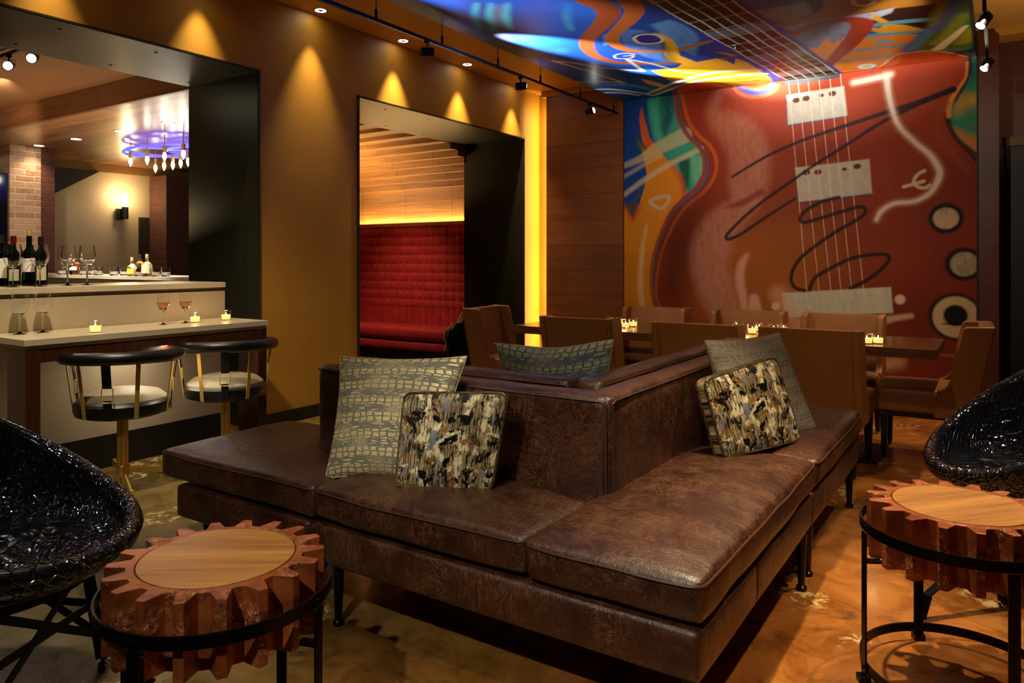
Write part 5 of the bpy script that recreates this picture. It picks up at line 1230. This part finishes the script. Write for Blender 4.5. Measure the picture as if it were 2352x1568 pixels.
# ================================================================== LIGHT FITTINGS
tr = thing('ceiling_track', 'long thin black lighting track hanging on stems beside the blue ceiling mural', 'lighting track', (-3.53, 5.0, 2.9))
MB().box(-.011, .011, -3.0, 2.46, -.012, .012).build('rail', BLKM, tr, smooth=False)
for y in (2.9, 3.67, 4.38, 5.13, 5.82, 6.60, 7.36):
    s_ = MB().tube([(0, y-5, .012), (0, y-5, .37)], .003, 8).build('stem', BLKM, tr); MB().tube([(0, y-5, 0), (0, y-5, .075)], .010, 10).build('stem_collar', BLKM, s_)
def head(loc, aim, label, group, drop=.05, face=LAMPF, L_=.095, r=.034):
    t = thing('track_spotlight', label, 'spotlight', loc, 0, group)
    MB().box(-.012, .012, -.016, .016, -.02, .012).build('track_clip', BLKM, t, smooth=False)
    MB().tube([(0, 0, 0), (0, 0, -drop)], .006, 8).build('stem', BLKM, t)
    d = (Vector(aim)-Vector(loc)-Vector((0, 0, -drop-.02))).normalized(); c = Vector((0, 0, -drop-.03))
    bd = MB(); bd.tube([c-d*L_*.5, c-d*L_*.42, c+d*L_*.5], [r*.8, r, r*1.02], 24, cap=True); bo = bd.build('lamp_housing', BLKM, t, ang=50)
    MB().tube([c+d*(L_*.5+.0005), c+d*(L_*.5+.002)], [r*.86, r*.84], 24).build('lamp_face', face, bo)
    sd = d.cross(Vector((0, 0, 1))).normalized()
    MB().tube([c+sd*(r+.004)+d*.0, c+sd*(r+.006)+Vector((0, 0, .045)), c-sd*(r+.006)+Vector((0, 0, .045)), c-sd*(r+.004)], .0025, 6).build('yoke', BLKM, t)
    return t
for y, lb in ((2.70, 'first from the top, cut by the upper picture edge'), (4.20, 'second along the track, by the bright blue patch'), (5.48, 'third along the track, glaring'), (6.80, 'fourth along the track, in front of the timber panel')):
    head((-3.53, y, 2.888), (-3.0, y+.9-(.35 if y > 5 else 0)-(.5 if y > 6 else 0), 2.93-(.14 if y < 3 else 0)), 'black track spotlight, '+lb, 'spotlights on the left track', face=LAMPW)
t3 = thing('ceiling_track', 'black lighting track hanging at the upper right edge of the mural', 'lighting track', (-.08, 5.0, 2.93))
MB().box(-.011, .011, -2.4, 2.2, -.012, .012).build('rail', BLKM, t3, smooth=False)
for y in (3.2, 5.2, 7.0): MB().tube([(0, y-5, .012), (0, y-5, .34)], .003, 8).build('stem', BLKM, t3)
head((-.08, 5.72, 2.918), (-.9, 5.0, 1.5), 'black track spotlight at the top right corner, aimed down and left', 'spotlights on the right track')
head((-.08, 7.02, 2.918), (-.9, 6.2, 1.5), 'black track spotlight at upper right, over the timber wall end', 'spotlights on the right track')
def downlight(loc, label, group, r=.045, mat=LAMPF):
    t = thing('recessed_downlight', label, 'downlight', loc, 0, group)
    MB().lathe([(r, -.001), (r+.012, -.002), (r+.013, .0), (r, .0)], 32).build('trim_ring', BLKM, t)
    MB().lathe([(0, -.0008), (r, -.0012), (r, .0), (0, .0)], 32).build('lamp_face', mat, t); return t
for y, lb in ((2.1, 'out at the top edge'), (3.08, 'second, near the top picture edge'), (4.08, 'above the wall pier'), (5.06, 'above the left part of the narrow opening'), (6.03, 'above the middle of the narrow opening'), (7.03, 'last one, by the corner')):
    if y > 4: downlight((-4.53, y, 3.269), 'small round recessed downlight along the ochre wall, '+lb, 'recessed downlights along the ochre wall')
for x, lb in ((-7.1, 'nearest the steel-lined wall'), (-8.0, 'second'), (-8.95, 'third'), (-9.85, 'farthest, above the pale brick')):
    downlight((x, 4.36, 2.679), 'round recessed light in the bar timber ceiling, '+lb, 'recessed lights in the bar ceiling', .055)
# bar-room track
t4 = thing('ceiling_track', 'short black track on the bar ceiling at upper left', 'lighting track', (-6.2, 2.6, 2.86))
MB().box(-.9, .35, -.011, .011, -.012, .012).build('rail', BLKM, t4, smooth=False)
for x in (-.8, .3): MB().tube([(x, 0, 0), (x, 0, .04)], .004, 8).build('stem', BLKM, t4)
for px, lb in ((20, 'left one of the pair, glaring, over the bar'), (75, 'right one of the pair, glaring, over the bar')):
    head((at_y(px, 2.6), 2.6, 2.85), (-4.2, 1.3, 2.0), 'black track spotlight, '+lb, 'spotlights over the bar', .05, LAMPW, .08, .036)
# chandelier: blue-lit loops with bare bulbs under the timber ceiling
BL = [(300, 372), (338, 368), (357, 387), (378, 360), (377, 382), (397, 380), (415, 376), (421, 355), (432, 372)]
cz = 2.44
cc = fp(385, 345, 2.60)
cn = thing('bulb_chandelier', 'chandelier of bare bulbs under blue glowing loops, in the bar', 'chandelier', tuple(cc))
RP = []
for q, (rx, ry, dx) in enumerate(((.75, .35, 0), (.35, .45, -.2), (.4, .30, .3))):
    P = [Vector((dx+rx*math.cos(a), ry*math.sin(a)+.1*q, .0)) for a in [2*PI*k/48 for k in range(48)]]
    m = MB().tube(P, .018, 8, closed=True); m.build('glow_loop', BLUEG, cn)
for i, (px, py) in enumerate(BL):
    p = fp(px, py, cz-.02*(i % 2))-cc; top = Vector((p.x, p.y, .07))
    r_ = MB().tube([p+Vector((0, 0, .06)), top], .006, 8).build('rod', BRASS, cn)
    sk = MB().tube([p+Vector((0, 0, .045)), p+Vector((0, 0, .12))], .02, 12).build('socket', BRASS, cn)
    MB().lathe([(0, -.055), (.008, -.04), (.021, -.005), (.021, .015), (.014, .045), (0, .045)], 16, tuple(p)).build('bulb', BULB, cn)
point(tuple(cc+Vector((0, 0, -.5))), 5, (1, .85, .65), .15); 
area(tuple(cc+Vector((0, 0, .0))), tuple(cc+Vector((0, 0, 1))), 2, .8, .5, (.15, .12, 1))
sn = thing('wall_sconce', 'small black wall sconce with glowing glass tube on the cream bar wall', 'wall lamp', (-10.98, 5.96, 1.98))
MB().box(0, .05, -.05, .05, -.10, .06).build('wall_plate', BLACKP, sn, smooth=False, bevel=.003)
MB().tube([(.09, .045, -.09), (.09, .045, .09)], .045, 20).build('holder', BLACKP, sn)
MB().tube([(.09, .045, .09), (.09, .045, .29)], .042, 20).build('glass_tube', SCONCEG, sn)
point((-10.78, 6.0, 2.25), 14, (1, .72, .38), .06)
tvt = thing('wall_screen', 'dark screen with a blue glow at the far left of the bar', 'screen', (-10.05, 3.75, 1.2))
MB().box(-.05, 0, -.55, .36, -.3, 1.13).build('housing', BLACKP, tvt, smooth=False, bevel=.004)
sm = NT('dim_blue_screen'); sm.set(Base_Color=(.004, .004, .008), Roughness=.08, Emission_Color=sm.ramp(sm.new('ShaderNodeSeparateXYZ', i_Vector=sm.coord()).outputs[2], [(.75, (0, 0, 0)), (1.0, (.004, .006, .06))]), Emission_Strength=1.)
MB().box(0, .004, -.53, .34, -.28, 1.11).build('screen', sm.m, tvt, smooth=False)
